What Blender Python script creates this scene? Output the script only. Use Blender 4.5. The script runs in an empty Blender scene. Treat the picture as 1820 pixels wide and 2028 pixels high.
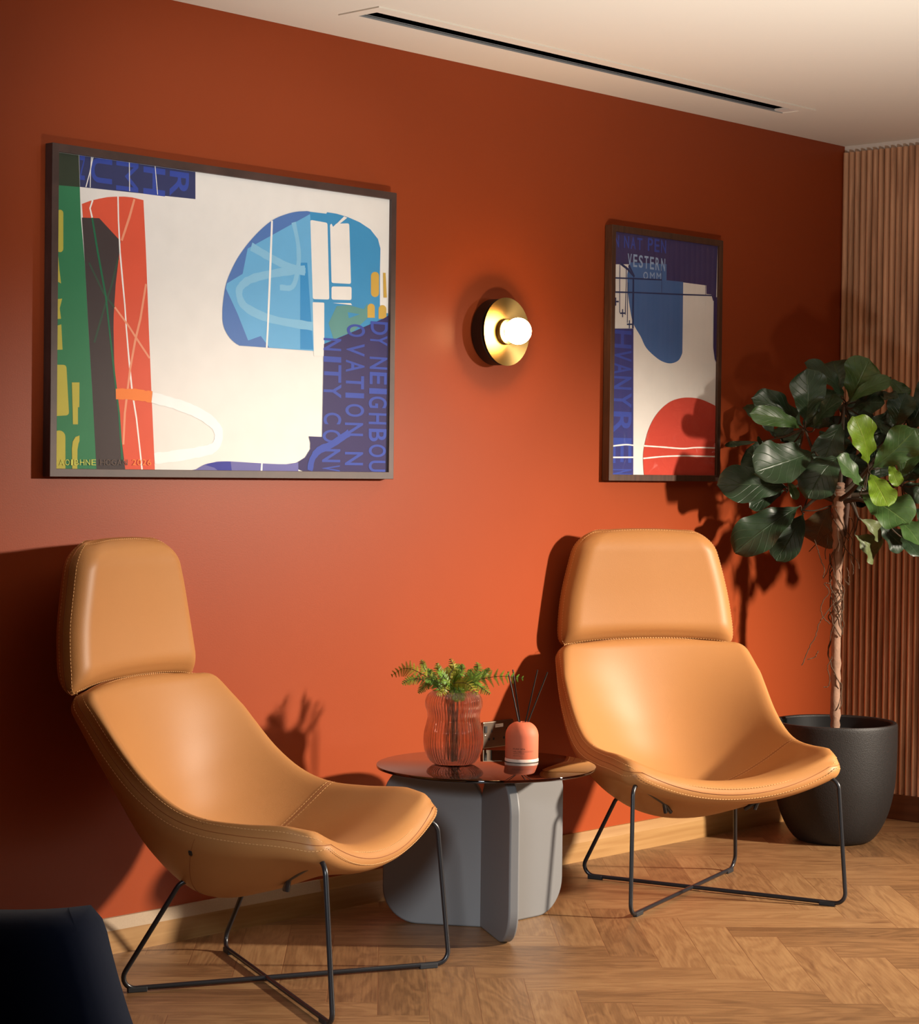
# light settings
BULB = 78.0
WORLD = .010
EXPO = 0.0
SPOTS = [
 ('key_lamp', (-.17, -3.65, 1.9), (-2.6, -.2, .0), 1820, 51, 1.0, .11, (1, .87, .72), (1.8, 1, 1)),
 ('ceiling_fill', (-3.0, -2.3, .5), (-2.5, -1.7, 2.6), 262, 116, 1.0, .10, (1, .97, .90)),  # unseen spot added to brighten the ceiling
 ('left_fill', (-6.3, -3.4, 1.6), (-3.1, -1.3, .0), 640, 26, 1.0, .25, (.88, .94, 1), (1.35, 1, 1)),  # added spot out of view, cool fill for the left floor and table
 ('picture_fill', (-6.4, -4.2, 2.35), (-3.2, 0, 1.86), 420, 19, 1.0, .06, (.96, .98, 1), (1, 1, 1)),  # added spot, no real fitting; lifts the large print only
]
AREAS = []

ART_LARGE = [
 ["p","green",[[0,824.4],[69.7,824.4],[78.0,662.3],[92.4,544.0],[105.8,371.7],[120.9,198.7],[136.5,0],[0,0]]],
 ["p","green_dark",[[0,824.4],[69.7,824.4],[73.9,741.5],[0,738.8]]],
 ["p","indigo",[[70.6,824.4],[466.2,824.4],[467.3,749.6],[74.4,741.8]]],
 ["c","letter_blue","N",1,[73.4,760.9,89.7,824.40361603493]],
 ["c","letter_blue","U",1,[109.5,759.6,179.3,824.40361603493]],
 ["c","letter_blue","M",1,[193.0,747.2,267.6,824.40361603493]],
 ["c","letter_blue","H",1,[285.0,745.8,359.8,819.7]],
 ["c","letter_blue","R",1,[375.8,749.3,443.4,818.4]],
 ["p","red",[[80.9,697.7],[107.1,708.4],[138.4,717.6],[165.0,724.3],[193.5,728.5],[220.6,731.3],[247.1,732.0],[285.6,728.4],[295.9,588.1],[308.1,383.3],[319.6,205.5],[333.5,0],[151.5,0]]],
 ["p","charcoal",[[81.3,662.0],[138.2,665.7],[210.1,610.5],[204.6,571.8],[194.5,495.5],[188.7,410.2],[188.6,375.1],[191.7,290.9],[201.9,192.5],[219.2,80.0],[232.1,0],[136.5,0],[120.9,198.7],[105.8,371.7],[92.4,544.0]]],
 ["l","chalk",3,[[115.6,824.4],[106.3,784.8],[93.5,743.6]]],
 ["l","chalk",2.5,[[110.7,824.4],[107.9,785.0],[107.5,743.7]]],
 ["l","chalk",2.5,[[236.4,824.4],[238.2,748.0]]],
 ["l","chalk",2.5,[[324.3,824.4],[334.0,748.4]]],
 ["l","chalk",5,[[199.4,729.1],[201.8,664.7],[208.0,580.6],[216.3,513.3],[225.6,440.9],[231.4,378.9],[241.6,293.2],[253.2,208.7],[268.4,138.2],[281.5,52.4],[289.1,0]]],
 ["l","peach",7,[[254.7,728.0],[238.2,677.6],[213.1,613.1]]],
 ["l","green_dim",6,[[202.1,566.2],[182.7,497.4],[155.0,422.9],[125.2,335.4]]],
 ["l","peach",7,[[296.9,502.9],[279.0,408.9],[262.5,351.0],[245.4,270.9],[228.9,150.8],[224.8,66.5]]],
 ["l","peach",6,[[191.8,433.3],[239.9,384.8],[265.9,354.0],[311.4,302.6]]],
 ["l","green_dim",6,[[105.6,545.1],[154.5,468.5],[190.1,433.2]]],
 ["l","green_line",6,[[114.6,664.8],[132.8,580.0],[162.0,459.6],[173.4,381.2],[192.1,257.2],[209.4,150.2],[221.5,23.0]]],
 ["l","chalk",5,[[115.8,711.3],[107.3,689.1],[114.6,664.8]]],
 ["p","yellow",[[0.3,666.1],[1.0,669.4],[3.2,672.4],[6.6,674.6],[10.6,675.6],[14.6,675.4],[18.0,673.9],[20.3,671.3],[21.1,668.1],[22.1,574.7],[21.3,571.3],[19.1,568.4],[15.7,566.2],[11.7,565.2],[7.7,565.6],[4.3,567.1],[2.0,569.7],[1.2,572.9]]],
 ["p","yellow",[[0,565.9],[4.5,567.3],[9.7,524.3],[15.8,483.9],[2.1,489.5],[0,509.5]]],
 ["p","yellow",[[0,430.8],[2.6,442.2],[19.9,444.6],[12.4,419.1],[16.8,391.7],[0,390.1]]],
 ["p","yellow",[[0,371.7],[17.7,377.2],[22.4,311.5],[0,310.0]]],
 ["p","yellow",[[0,261.3],[0,265.4],[0,268.3],[0,270.2],[2.7,271.0],[23.6,271.9],[28.6,271.6],[32.3,270.0],[34.6,267.2],[35.7,263.2],[44.5,149.6],[44.1,145.5],[42.2,142.5],[38.8,140.4],[33.9,139.5],[4.1,137.2],[0,137.4],[0,138.8],[0,141.5],[0,145.5]]],
 ["p","yellow",[[53.3,226.8],[77.8,227.8],[77.8,162.6],[73.5,162.4],[74.0,117.2],[57.7,116.8]]],
 ["p","yellow",[[0,83.0],[0,89.3],[0,94.7],[5.7,98.5],[13.3,99.9],[21.1,98.8],[27.6,95.3],[32.1,90.1],[33.7,83.8],[34.8,0],[0,0]]],
 ["p","yellow",[[79.2,88.0],[66.2,83.7],[57.4,71.6],[55.1,53.0],[56.6,0],[73.0,0],[73.1,50.6],[76.2,66.6],[79.4,73.3]]],
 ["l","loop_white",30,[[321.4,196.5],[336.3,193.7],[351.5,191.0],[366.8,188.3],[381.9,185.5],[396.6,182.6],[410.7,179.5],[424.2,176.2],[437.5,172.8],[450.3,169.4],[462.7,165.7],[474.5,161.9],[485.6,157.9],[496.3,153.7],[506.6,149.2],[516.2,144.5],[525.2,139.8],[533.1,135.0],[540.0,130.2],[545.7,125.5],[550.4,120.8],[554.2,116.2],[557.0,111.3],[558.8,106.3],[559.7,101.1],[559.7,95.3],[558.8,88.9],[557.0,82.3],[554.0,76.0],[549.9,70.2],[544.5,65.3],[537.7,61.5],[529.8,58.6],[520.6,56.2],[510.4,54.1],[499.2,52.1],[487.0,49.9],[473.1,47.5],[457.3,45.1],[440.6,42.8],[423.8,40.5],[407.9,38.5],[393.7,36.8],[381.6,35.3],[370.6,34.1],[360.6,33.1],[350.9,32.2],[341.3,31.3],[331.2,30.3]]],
 ["l","loop_orange",30,[[197.8,201.3],[203.6,201.5],[209.4,201.8],[215.1,202.1],[221.0,202.3],[227.1,202.5],[233.4,202.5],[240.1,202.5],[247.1,202.4],[254.3,202.2],[261.6,202.0],[269.0,201.7],[276.3,201.3],[283.6,200.8],[290.9,200.2],[298.3,199.5],[305.7,198.7],[313.1,198.0],[320.5,197.3]]],
 ["p","blue_slate",[[918.3,352.1],[846.0,352.3],[771.4,352.6],[705.2,352.8],[657.5,353.1],[634.6,353.1],[629.3,353.0],[630.9,353.3],[629.1,354.5],[622.1,357.0],[615.0,360.5],[608.2,364.5],[601.9,368.8],[596.2,373.3],[590.9,378.3],[586.1,383.5],[581.9,389.0],[578.2,394.5],[575.1,400.3],[572.5,406.2],[570.5,412.4],[569.2,418.8],[568.5,425.4],[568.3,432.2],[568.2,439.1],[568.2,445.8],[568.3,452.3],[568.8,459.6],[569.7,468.2],[571.2,479.1],[573.2,491.7],[575.6,504.6],[578.4,516.2],[581.4,525.9],[584.8,534.6],[588.8,543.2],[593.7,552.7],[599.6,563.6],[606.4,575.3],[613.9,587.3],[622.1,599.0],[630.9,610.4],[640.4,621.8],[650.5,633.2],[661.1,644.3],[672.3,655.4],[684.1,666.6],[696.2,677.3],[708.2,687.3],[720.0,696.5],[731.9,705.2],[743.9,713.1],[755.9,720.2],[768.1,726.3],[780.5,731.6],[792.7,736.1],[804.4,740.2],[815.2,743.8],[825.4,746.7],[835.4,749.2],[845.6,751.5],[856.0,753.3],[866.4,754.7],[876.9,756.0],[887.3,757.3],[899.4,756.7],[913.5,750.7],[919.5,352.1]]],
 ["p","blue_light",[[583.8,525.1],[641.5,556.4],[659.4,629.2],[897.5,749.2],[913.7,739.0],[919.5,352.1],[745.6,353.3],[712.3,384.7],[664.8,369.2],[624.2,442.6],[580.3,510.7]]],
 ["p","blue_mid",[[897.4,756.5],[963.0,757.0],[967.0,761.8],[1004.9,761.0],[1040.1,756.9],[1052.6,755.1],[1100.9,744.7],[1145.6,727.7],[1178.0,701.8],[1189.1,673.9],[1188.1,603.9],[1190.2,479.2],[1224.6,481.4],[1224.8,469.2],[959.7,374.4],[957.9,494.4],[915.4,491.6],[899.6,740.6]]],
 ["p","blue_deep",[[861.6,605.3],[889.5,607.5],[917.4,356.0],[865.3,354.9]]],
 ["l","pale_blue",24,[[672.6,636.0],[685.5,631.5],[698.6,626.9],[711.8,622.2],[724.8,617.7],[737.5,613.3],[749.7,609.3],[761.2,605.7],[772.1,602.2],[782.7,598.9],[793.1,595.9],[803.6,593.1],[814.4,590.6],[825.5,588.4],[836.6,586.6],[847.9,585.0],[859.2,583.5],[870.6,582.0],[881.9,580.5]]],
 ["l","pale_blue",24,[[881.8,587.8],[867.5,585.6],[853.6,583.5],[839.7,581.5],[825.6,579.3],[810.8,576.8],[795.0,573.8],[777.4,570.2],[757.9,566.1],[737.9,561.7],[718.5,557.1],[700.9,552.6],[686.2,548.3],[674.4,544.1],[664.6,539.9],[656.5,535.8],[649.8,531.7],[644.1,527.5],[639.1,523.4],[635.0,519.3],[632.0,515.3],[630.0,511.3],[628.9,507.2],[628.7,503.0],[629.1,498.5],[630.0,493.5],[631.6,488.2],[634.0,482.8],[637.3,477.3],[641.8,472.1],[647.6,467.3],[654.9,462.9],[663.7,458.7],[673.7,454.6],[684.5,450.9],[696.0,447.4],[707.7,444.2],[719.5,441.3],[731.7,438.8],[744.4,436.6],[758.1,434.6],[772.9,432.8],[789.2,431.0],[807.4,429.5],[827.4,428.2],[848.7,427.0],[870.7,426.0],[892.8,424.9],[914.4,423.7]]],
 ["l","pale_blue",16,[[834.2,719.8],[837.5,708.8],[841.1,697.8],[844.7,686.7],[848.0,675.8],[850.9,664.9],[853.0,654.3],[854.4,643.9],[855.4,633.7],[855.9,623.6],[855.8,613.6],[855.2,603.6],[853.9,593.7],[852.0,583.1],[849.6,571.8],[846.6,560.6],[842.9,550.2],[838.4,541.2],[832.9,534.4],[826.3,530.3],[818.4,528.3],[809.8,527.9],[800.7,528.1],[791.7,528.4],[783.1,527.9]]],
 ["p","cream2",[[900.1,727.4],[900.4,729.9],[901.8,731.7],[904.2,732.7],[907.6,733.0],[960.5,731.1],[964.0,730.6],[966.6,729.4],[968.2,727.5],[968.8,724.9],[979.0,512.1],[978.6,509.5],[977.2,507.6],[974.7,506.4],[971.1,505.9],[921.2,503.6],[917.7,503.8],[915.1,504.8],[913.5,506.6],[912.8,509.1]]],
 ["p","cream2",[[979.1,722.9],[979.5,725.6],[980.9,727.6],[983.4,729.0],[986.9,729.7],[1048.7,736.7],[1052.4,736.7],[1055.1,735.9],[1056.7,734.2],[1057.4,731.6],[1067.0,564.6],[1066.6,562.0],[1065.2,560.1],[1062.6,558.8],[1059.0,558.3],[995.7,556.1],[992.1,556.4],[989.5,557.4],[987.9,559.2],[987.3,561.8]]],
 ["p","cream2",[[987.8,539.5],[988.3,542.1],[989.8,544.1],[992.3,545.4],[995.9,546.0],[1061.2,550.0],[1064.9,549.9],[1067.5,548.9],[1069.1,547.1],[1069.7,544.5],[1070.1,516.8],[1069.6,514.2],[1068.1,512.2],[1065.5,511.0],[1061.8,510.4],[996.5,507.2],[992.9,507.4],[990.3,508.4],[988.8,510.2],[988.2,512.8]]],
 ["p","blue_mid",[[972.4,747.5],[1033.9,756.3],[991.2,721.1]]],
 ["p","cream2",[[1036.0,756.5],[1048.5,753.2],[1017.7,732.4],[993.2,721.2]]],
 ["p","cream2",[[912.4,491.4],[912.6,492.7],[913.3,493.7],[914.6,494.3],[916.3,494.5],[954.8,495.8],[956.6,495.7],[957.8,495.2],[958.6,494.3],[958.9,493.0],[961.2,341.9],[960.9,340.6],[960.2,339.6],[958.9,339.0],[957.1,338.7],[923.7,337.1],[921.9,337.2],[920.7,337.7],[919.9,338.6],[919.5,339.9]]],
 ["p","cream2",[[992.5,497.4],[1067.0,501.6],[1072.5,495.9]]],
 ["p","teal",[[1009.1,488.8],[1058.7,495.1],[1121.8,487.1],[1136.4,506.2],[1137.1,460.8],[1080.8,419.8],[998.3,389.9],[977.1,436.3]]],
 ["p","blue_mid",[[1054.9,473.8],[1105.2,470.9],[1059.4,456.1]]],
 ["p","gold",[[1149.9,588.8],[1151.1,593.6],[1154.8,597.8],[1160.2,600.8],[1166.7,602.2],[1173.3,601.8],[1178.9,599.6],[1182.7,595.9],[1184.0,591.4],[1184.9,539.8],[1183.7,535.0],[1180.0,530.8],[1174.5,527.8],[1168.0,526.4],[1161.4,526.9],[1155.9,529.2],[1152.1,532.9],[1150.7,537.4]]],
 ["p","gold",[[1201.1,601.8],[1211.8,602.6],[1218.4,528.3],[1204.4,527.4]]],
 ["p","gold",[[1136.6,493.7],[1137.7,498.0],[1140.9,501.7],[1145.9,504.4],[1151.8,505.6],[1157.7,505.2],[1162.7,503.1],[1166.2,499.8],[1167.4,495.7],[1167.9,464.2],[1137.1,462.3]]],
 ["p","gold",[[1183.5,491.4],[1184.7,496.0],[1188.3,500.0],[1193.6,502.9],[1200.0,504.2],[1206.4,503.8],[1211.8,501.5],[1215.5,497.9],[1216.9,493.5],[1217.3,464.1],[1184.0,462.1]]],
 ["l","chalk",7,[[750.1,716.8],[746.0,600.4],[741.3,479.5],[738.2,407.8],[734.9,352.0]]],
 ["p","purple",[[1226.2,474.7],[1207.6,465.1],[1080.8,418.3],[959.1,374.4],[956.7,101.4],[903.0,102.0],[909.3,84.1],[909.6,64.9],[889.3,40.1],[856.2,24.4],[814.7,19.6],[882.7,0],[1226.2,0]]],
 ["p","lilac",[[862.1,25.9],[848.3,23.5],[834.6,21.1],[814.7,19.6],[785.1,19.5],[749.6,20.3],[713.5,21.4],[676.0,22.7],[637.8,24.2],[606.5,25.3],[585.4,25.5],[570.8,25.2],[559.8,24.7],[553.4,24.3],[550.5,23.7],[545.0,22.5],[534.2,20.8],[520.7,18.6],[506.8,15.0],[492.9,9.2],[478.5,2.1],[464.1,0],[464.3,0],[862.8,0]]],
 ["p","ultra",[[507.5,15.0],[545.0,22.5],[603.5,25.4],[607.9,0],[555.7,0],[544.3,6.9]]],
 ["l","chalk",6,[[721.2,21.5],[719.7,0]]],
 ["c","letter_blue","N",1,[957.6,356.8,1029.4,392.6]],
 ["c","letter_blue","I",1,[958.3,322.6,1030.1,339.0]],
 ["c","letter_blue","T",1,[961.0,263.0,1030.8,315.2]],
 ["c","letter_blue","Y",1,[959.7,216.9,1031.6,258.5]],
 ["c","letter_blue","C",1,[961.0,139.4,1032.8,173.6]],
 ["c","letter_blue","O",1,[957.6,85.6,1031.6,122.8]],
 ["c","letter_blue","N",1,[956.5,27.4,1030.4,66.2]],
 ["c","letter_blue","V",1,[957.2,0,1029.0,18.4]],
 ["c","letter_blue","O",1,[1051.6,402.2,1127.1,439.8]],
 ["c","letter_blue","V",1,[1050.4,345.0,1125.9,382.6]],
 ["c","letter_blue","A",1,[1049.1,296.8,1126.7,332.9]],
 ["c","letter_blue","T",1,[1049.8,247.0,1125.3,286.2]],
 ["c","letter_blue","I",1,[1048.4,219.9,1125.9,235.0]],
 ["c","letter_blue","O",1,[1049.0,164.1,1126.7,201.8]],
 ["c","letter_blue","N",1,[1047.8,106.8,1123.3,146.0]],
 ["c","letter_blue","N",1,[1049.2,19.4,1124.7,58.6]],
 ["c","letter_blue","D",1,[1150.3,413.6,1223.2,453.2]],
 ["c","letter_blue","Y",1,[1148.8,381.5,1221.6,412.0]],
 ["c","letter_blue","N",1,[1147.7,310.0,1222.8,346.5]],
 ["c","letter_blue","E",1,[1148.5,264.2,1221.4,300.8]],
 ["c","letter_blue","I",1,[1146.9,235.3,1222.0,252.0]],
 ["c","letter_blue","G",1,[1145.4,192.6,1222.6,227.6]],
 ["c","letter_blue","H",1,[1146.2,143.8,1221.2,177.4]],
 ["c","letter_blue","B",1,[1146.9,92.0,1222.0,130.1]],
 ["c","letter_blue","O",1,[1147.7,44.7,1220.6,82.8]],
 ["c","letter_blue","U",1,[1148.4,0.4,1219.2,34.0]],
 ["l","letter_blue",22,[[906.6,0],[908.0,3.1],[909.2,9.6],[910.3,16.0],[911.7,22.3],[913.6,28.3],[916.1,33.9],[919.2,39.1],[922.6,44.0],[926.5,48.6],[931.0,52.9],[936.1,57.0],[942.0,60.9],[948.8,64.3],[956.3,67.1],[964.5,69.7],[973.4,72.4],[982.8,75.6],[992.8,79.6],[1003.5,84.5],[1015.1,90.2],[1027.3,96.4],[1039.8,102.8],[1052.4,109.2],[1064.7,115.4]]],
 ["c","gold_pale","A",0,[14.2,8.8,28.7,24.0]],
 ["c","gold_pale","O",0,[32.6,9.0,47.2,24.2]],
 ["c","gold_pale","I",0,[51.1,9.1,57.6,24.4]],
 ["c","gold_pale","B",0,[61.4,9.2,76.1,24.6]],
 ["c","gold_pale","H",0,[80.0,9.4,94.8,24.8]],
 ["c","gold_pale","N",0,[98.8,9.6,113.6,25.0]],
 ["c","gold_pale","E",0,[117.6,9.8,132.5,25.2]],
 ["c","gold_dim","H",0,[146.1,10.1,162.0,25.6]],
 ["c","gold_dim","O",0,[164.9,10.3,180.8,25.8]],
 ["c","gold_dim","G",0,[183.6,10.4,199.7,26.0]],
 ["c","gold_dim","A",0,[202.6,10.6,218.7,26.2]],
 ["c","gold_dim","N",0,[221.6,10.9,237.7,26.5]],
 ["c","gold_orange","2",0,[254.3,11.1,267.2,26.8]],
 ["c","gold_orange","0",0,[271.4,11.4,284.3,27.0]],
 ["c","gold_orange","2",0,[288.4,11.5,301.4,27.2]],
 ["c","gold_orange","6",0,[305.6,11.6,318.6,27.4]],
]
ART_SMALL = [
 ["p","indigo_r",[[0,828.0],[593.5,828.0],[588.8,623.6],[570.3,629.6],[559.4,650.7],[530.2,650.5],[528.3,681.1],[295.3,682.6],[294.0,738.5],[0,715.0]]],
 ["p","torso",[[84.4,728.8],[294.0,738.5],[295.3,682.6],[391.8,683.8],[393.0,434.7],[392.3,433.0],[391.9,431.4],[391.0,429.5],[389.1,426.6],[386.2,422.2],[382.5,416.7],[377.9,411.0],[371.9,406.2],[364.2,402.3],[355.1,398.7],[345.2,395.9],[335.2,393.9],[325.2,392.8],[314.9,392.6],[304.3,393.1],[293.4,394.5],[282.4,396.4],[271.3,399.0],[259.6,402.6],[246.9,407.5],[232.1,414.1],[215.7,422.0],[199.8,430.8],[186.3,439.7],[176.3,448.8],[168.6,458.2],[161.5,468.1],[153.2,478.2],[142.8,488.3],[131.4,498.6],[120.5,509.4],[111.3,521.0],[104.4,533.8],[99.1,547.4],[94.6,561.5],[90.5,575.9],[86.6,591.0],[83.3,606.8],[80.4,622.3],[78.1,636.7],[76.5,649.6],[75.6,661.6],[75.0,673.1],[74.2,684.8]]],
 ["c","letter_blue","N",0,[3.0,774.8,27.6,816.0]],
 ["c","letter_blue","N",0,[55.2,776.0,82.8,817.4]],
 ["c","letter_blue","A",0,[91.2,775.6,119.0,817.0]],
 ["c","letter_blue","T",0,[127.5,775.2,155.6,816.8]],
 ["c","letter_blue","P",0,[186.6,776.6,215.0,822.0]],
 ["c","letter_blue","E",0,[223.6,776.2,252.2,821.8]],
 ["c","letter_blue","N",0,[260.9,775.8,289.7,821.6]],
 ["c","pale_letter","V",0,[75.8,715.2,98.0,758.4]],
 ["c","pale_letter","E",0,[106.5,714.8,128.8,758.2]],
 ["c","pale_letter","S",0,[137.3,714.5,159.7,757.9]],
 ["c","pale_letter","T",0,[168.2,714.1,190.9,757.7]],
 ["c","pale_letter","E",0,[199.4,713.7,222.2,757.4]],
 ["c","pale_letter","R",0,[230.8,713.3,253.7,757.2]],
 ["c","pale_letter","N",0,[262.4,713.0,285.4,756.9]],
 ["c","pale_letter","O",0,[163.6,676.8,189.1,703.0]],
 ["c","pale_letter","M",0,[200.4,677.8,226.1,704.0]],
 ["c","pale_letter","M",0,[237.5,678.8,263.3,705.1]],
 ["l","iron",4,[[33.5,717.9],[33.5,655.9],[35.7,552.8]]],
 ["l","iron",4,[[68.0,713.7],[69.3,658.5],[66.2,547.8]]],
 ["l","iron",4,[[7.4,717.6],[9.5,623.3]]],
 ["l","iron",4,[[77.6,659.2],[77.9,520.8]]],
 ["l","iron",9,[[37.5,719.9],[73.8,705.5],[113.3,680.8]]],
 ["l","iron",9,[[81.8,718.3],[113.3,680.8]]],
 ["l","iron",9,[[107.8,675.2],[108.6,592.0],[108.9,503.5]]],
 ["l","iron",5,[[0,668.8],[113.4,674.8],[266.5,681.7]]],
 ["l","iron",5,[[0,620.8],[114.5,627.1],[384.0,638.6],[560.7,647.1]]],
 ["l","iron",2.5,[[523.4,680.7],[524.2,648.2]]],
 ["l","iron",2,[[265.4,729.2],[267.5,635.9]]],
 ["l","iron",5,[[0,588.3],[29.4,590.3]]],
 ["l","iron",5,[[12.7,602.9],[13.3,575.4]]],
 ["l","iron",5,[[37.1,551.1],[67.5,553.0]]],
 ["l","iron",5,[[50.6,565.8],[51.2,538.2]]],
 ["l","iron",5,[[75.2,515.5],[105.8,517.2]]],
 ["l","iron",5,[[88.8,530.1],[89.4,502.4]]],
 ["p","indigo_l",[[0,496.5],[111.7,503.0],[122.2,0],[0,0]]],
 ["c","letter_blue","H",1,[2.2,433.0,101.4,493.4]],
 ["c","letter_blue","V",1,[0.6,388.1,102.6,426.0]],
 ["c","letter_blue","A",1,[1.6,343.2,103.6,381.2]],
 ["c","letter_blue","N",1,[2.6,291.4,104.7,336.3]],
 ["c","letter_blue","Y",1,[1.2,229.2,106.0,281.0]],
 ["c","letter_blue","R",1,[2.8,139.3,107.8,215.4]],
 ["c","letter_blue","E",1,[5.0,39.0,109.9,125.5]],
 ["c","letter_blue","N",1,[6.6,0,111.6,18.2]],
 ["p","purple",[[573.1,640.7],[593.5,643.2],[593.5,406.1],[584.7,419.6],[574.5,459.1]]],
 ["p","red_r",[[183.6,0],[181.1,2.9],[178.4,22.1],[176.2,40.5],[175.2,56.6],[175.5,69.7],[176.7,80.4],[178.9,90.5],[181.8,101.6],[185.5,114.1],[190.1,127.3],[195.4,140.4],[201.3,152.8],[207.9,164.3],[215.2,175.3],[223.1,185.8],[231.7,195.7],[241.1,205.2],[251.2,214.1],[261.8,222.5],[272.9,230.4],[284.5,237.8],[296.6,244.8],[309.1,251.1],[321.8,256.6],[334.7,261.2],[347.8,265.0],[361.3,268.1],[375.1,270.8],[389.2,273.0],[403.6,274.7],[418.6,275.8],[434.2,276.3],[450.4,276.4],[467.3,275.9],[484.8,274.7],[503.2,272.5],[523.8,268.7],[546.1,263.7],[567.3,258.5],[584.5,254.0],[593.5,250.5],[593.5,247.7],[593.5,245.0],[593.5,242.2],[593.5,0]]],
 ["l","chalk",5,[[0,94.9],[0.5,96.3],[16.2,97.8],[31.9,99.3],[47.0,100.6],[61.0,101.8],[73.3,102.6],[83.4,102.9],[91.8,102.8],[99.0,102.5],[105.7,102.1],[112.3,101.7],[119.6,101.4]]],
 ["l","chalk",5,[[177.0,100.5],[193.9,100.0],[210.6,99.6],[227.3,99.2],[244.4,98.8],[261.9,98.4],[280.0,97.9],[299.4,97.3],[319.9,96.5],[340.9,95.7],[361.7,95.0],[381.6,94.5],[399.9,94.4],[415.9,94.8],[430.0,95.6],[443.1,96.7],[456.2,97.8],[470.3,98.7],[486.3,99.4],[504.5,99.7],[524.1,99.8],[544.7,99.7],[565.9,99.6],[587.1,99.5],[593.5,99.5]]],
 ["l","chalk",5,[[0,58.1],[120.5,59.8]]],
 ["l","chalk",5,[[175.2,56.6],[192.7,57.9],[210.4,59.3],[228.2,60.7],[246.0,62.0],[263.5,63.2],[280.8,64.3],[297.6,65.2],[314.0,65.9],[330.3,66.6],[346.5,67.2],[363.0,67.6],[379.9,68.0],[397.1,68.3],[414.5,68.5],[432.1,68.6],[450.0,68.7],[468.3,68.7],[487.0,68.7],[506.4,68.7],[526.4,68.7],[546.8,68.6],[567.4,68.6],[588.1,68.5],[593.5,68.4]]],
]
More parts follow.
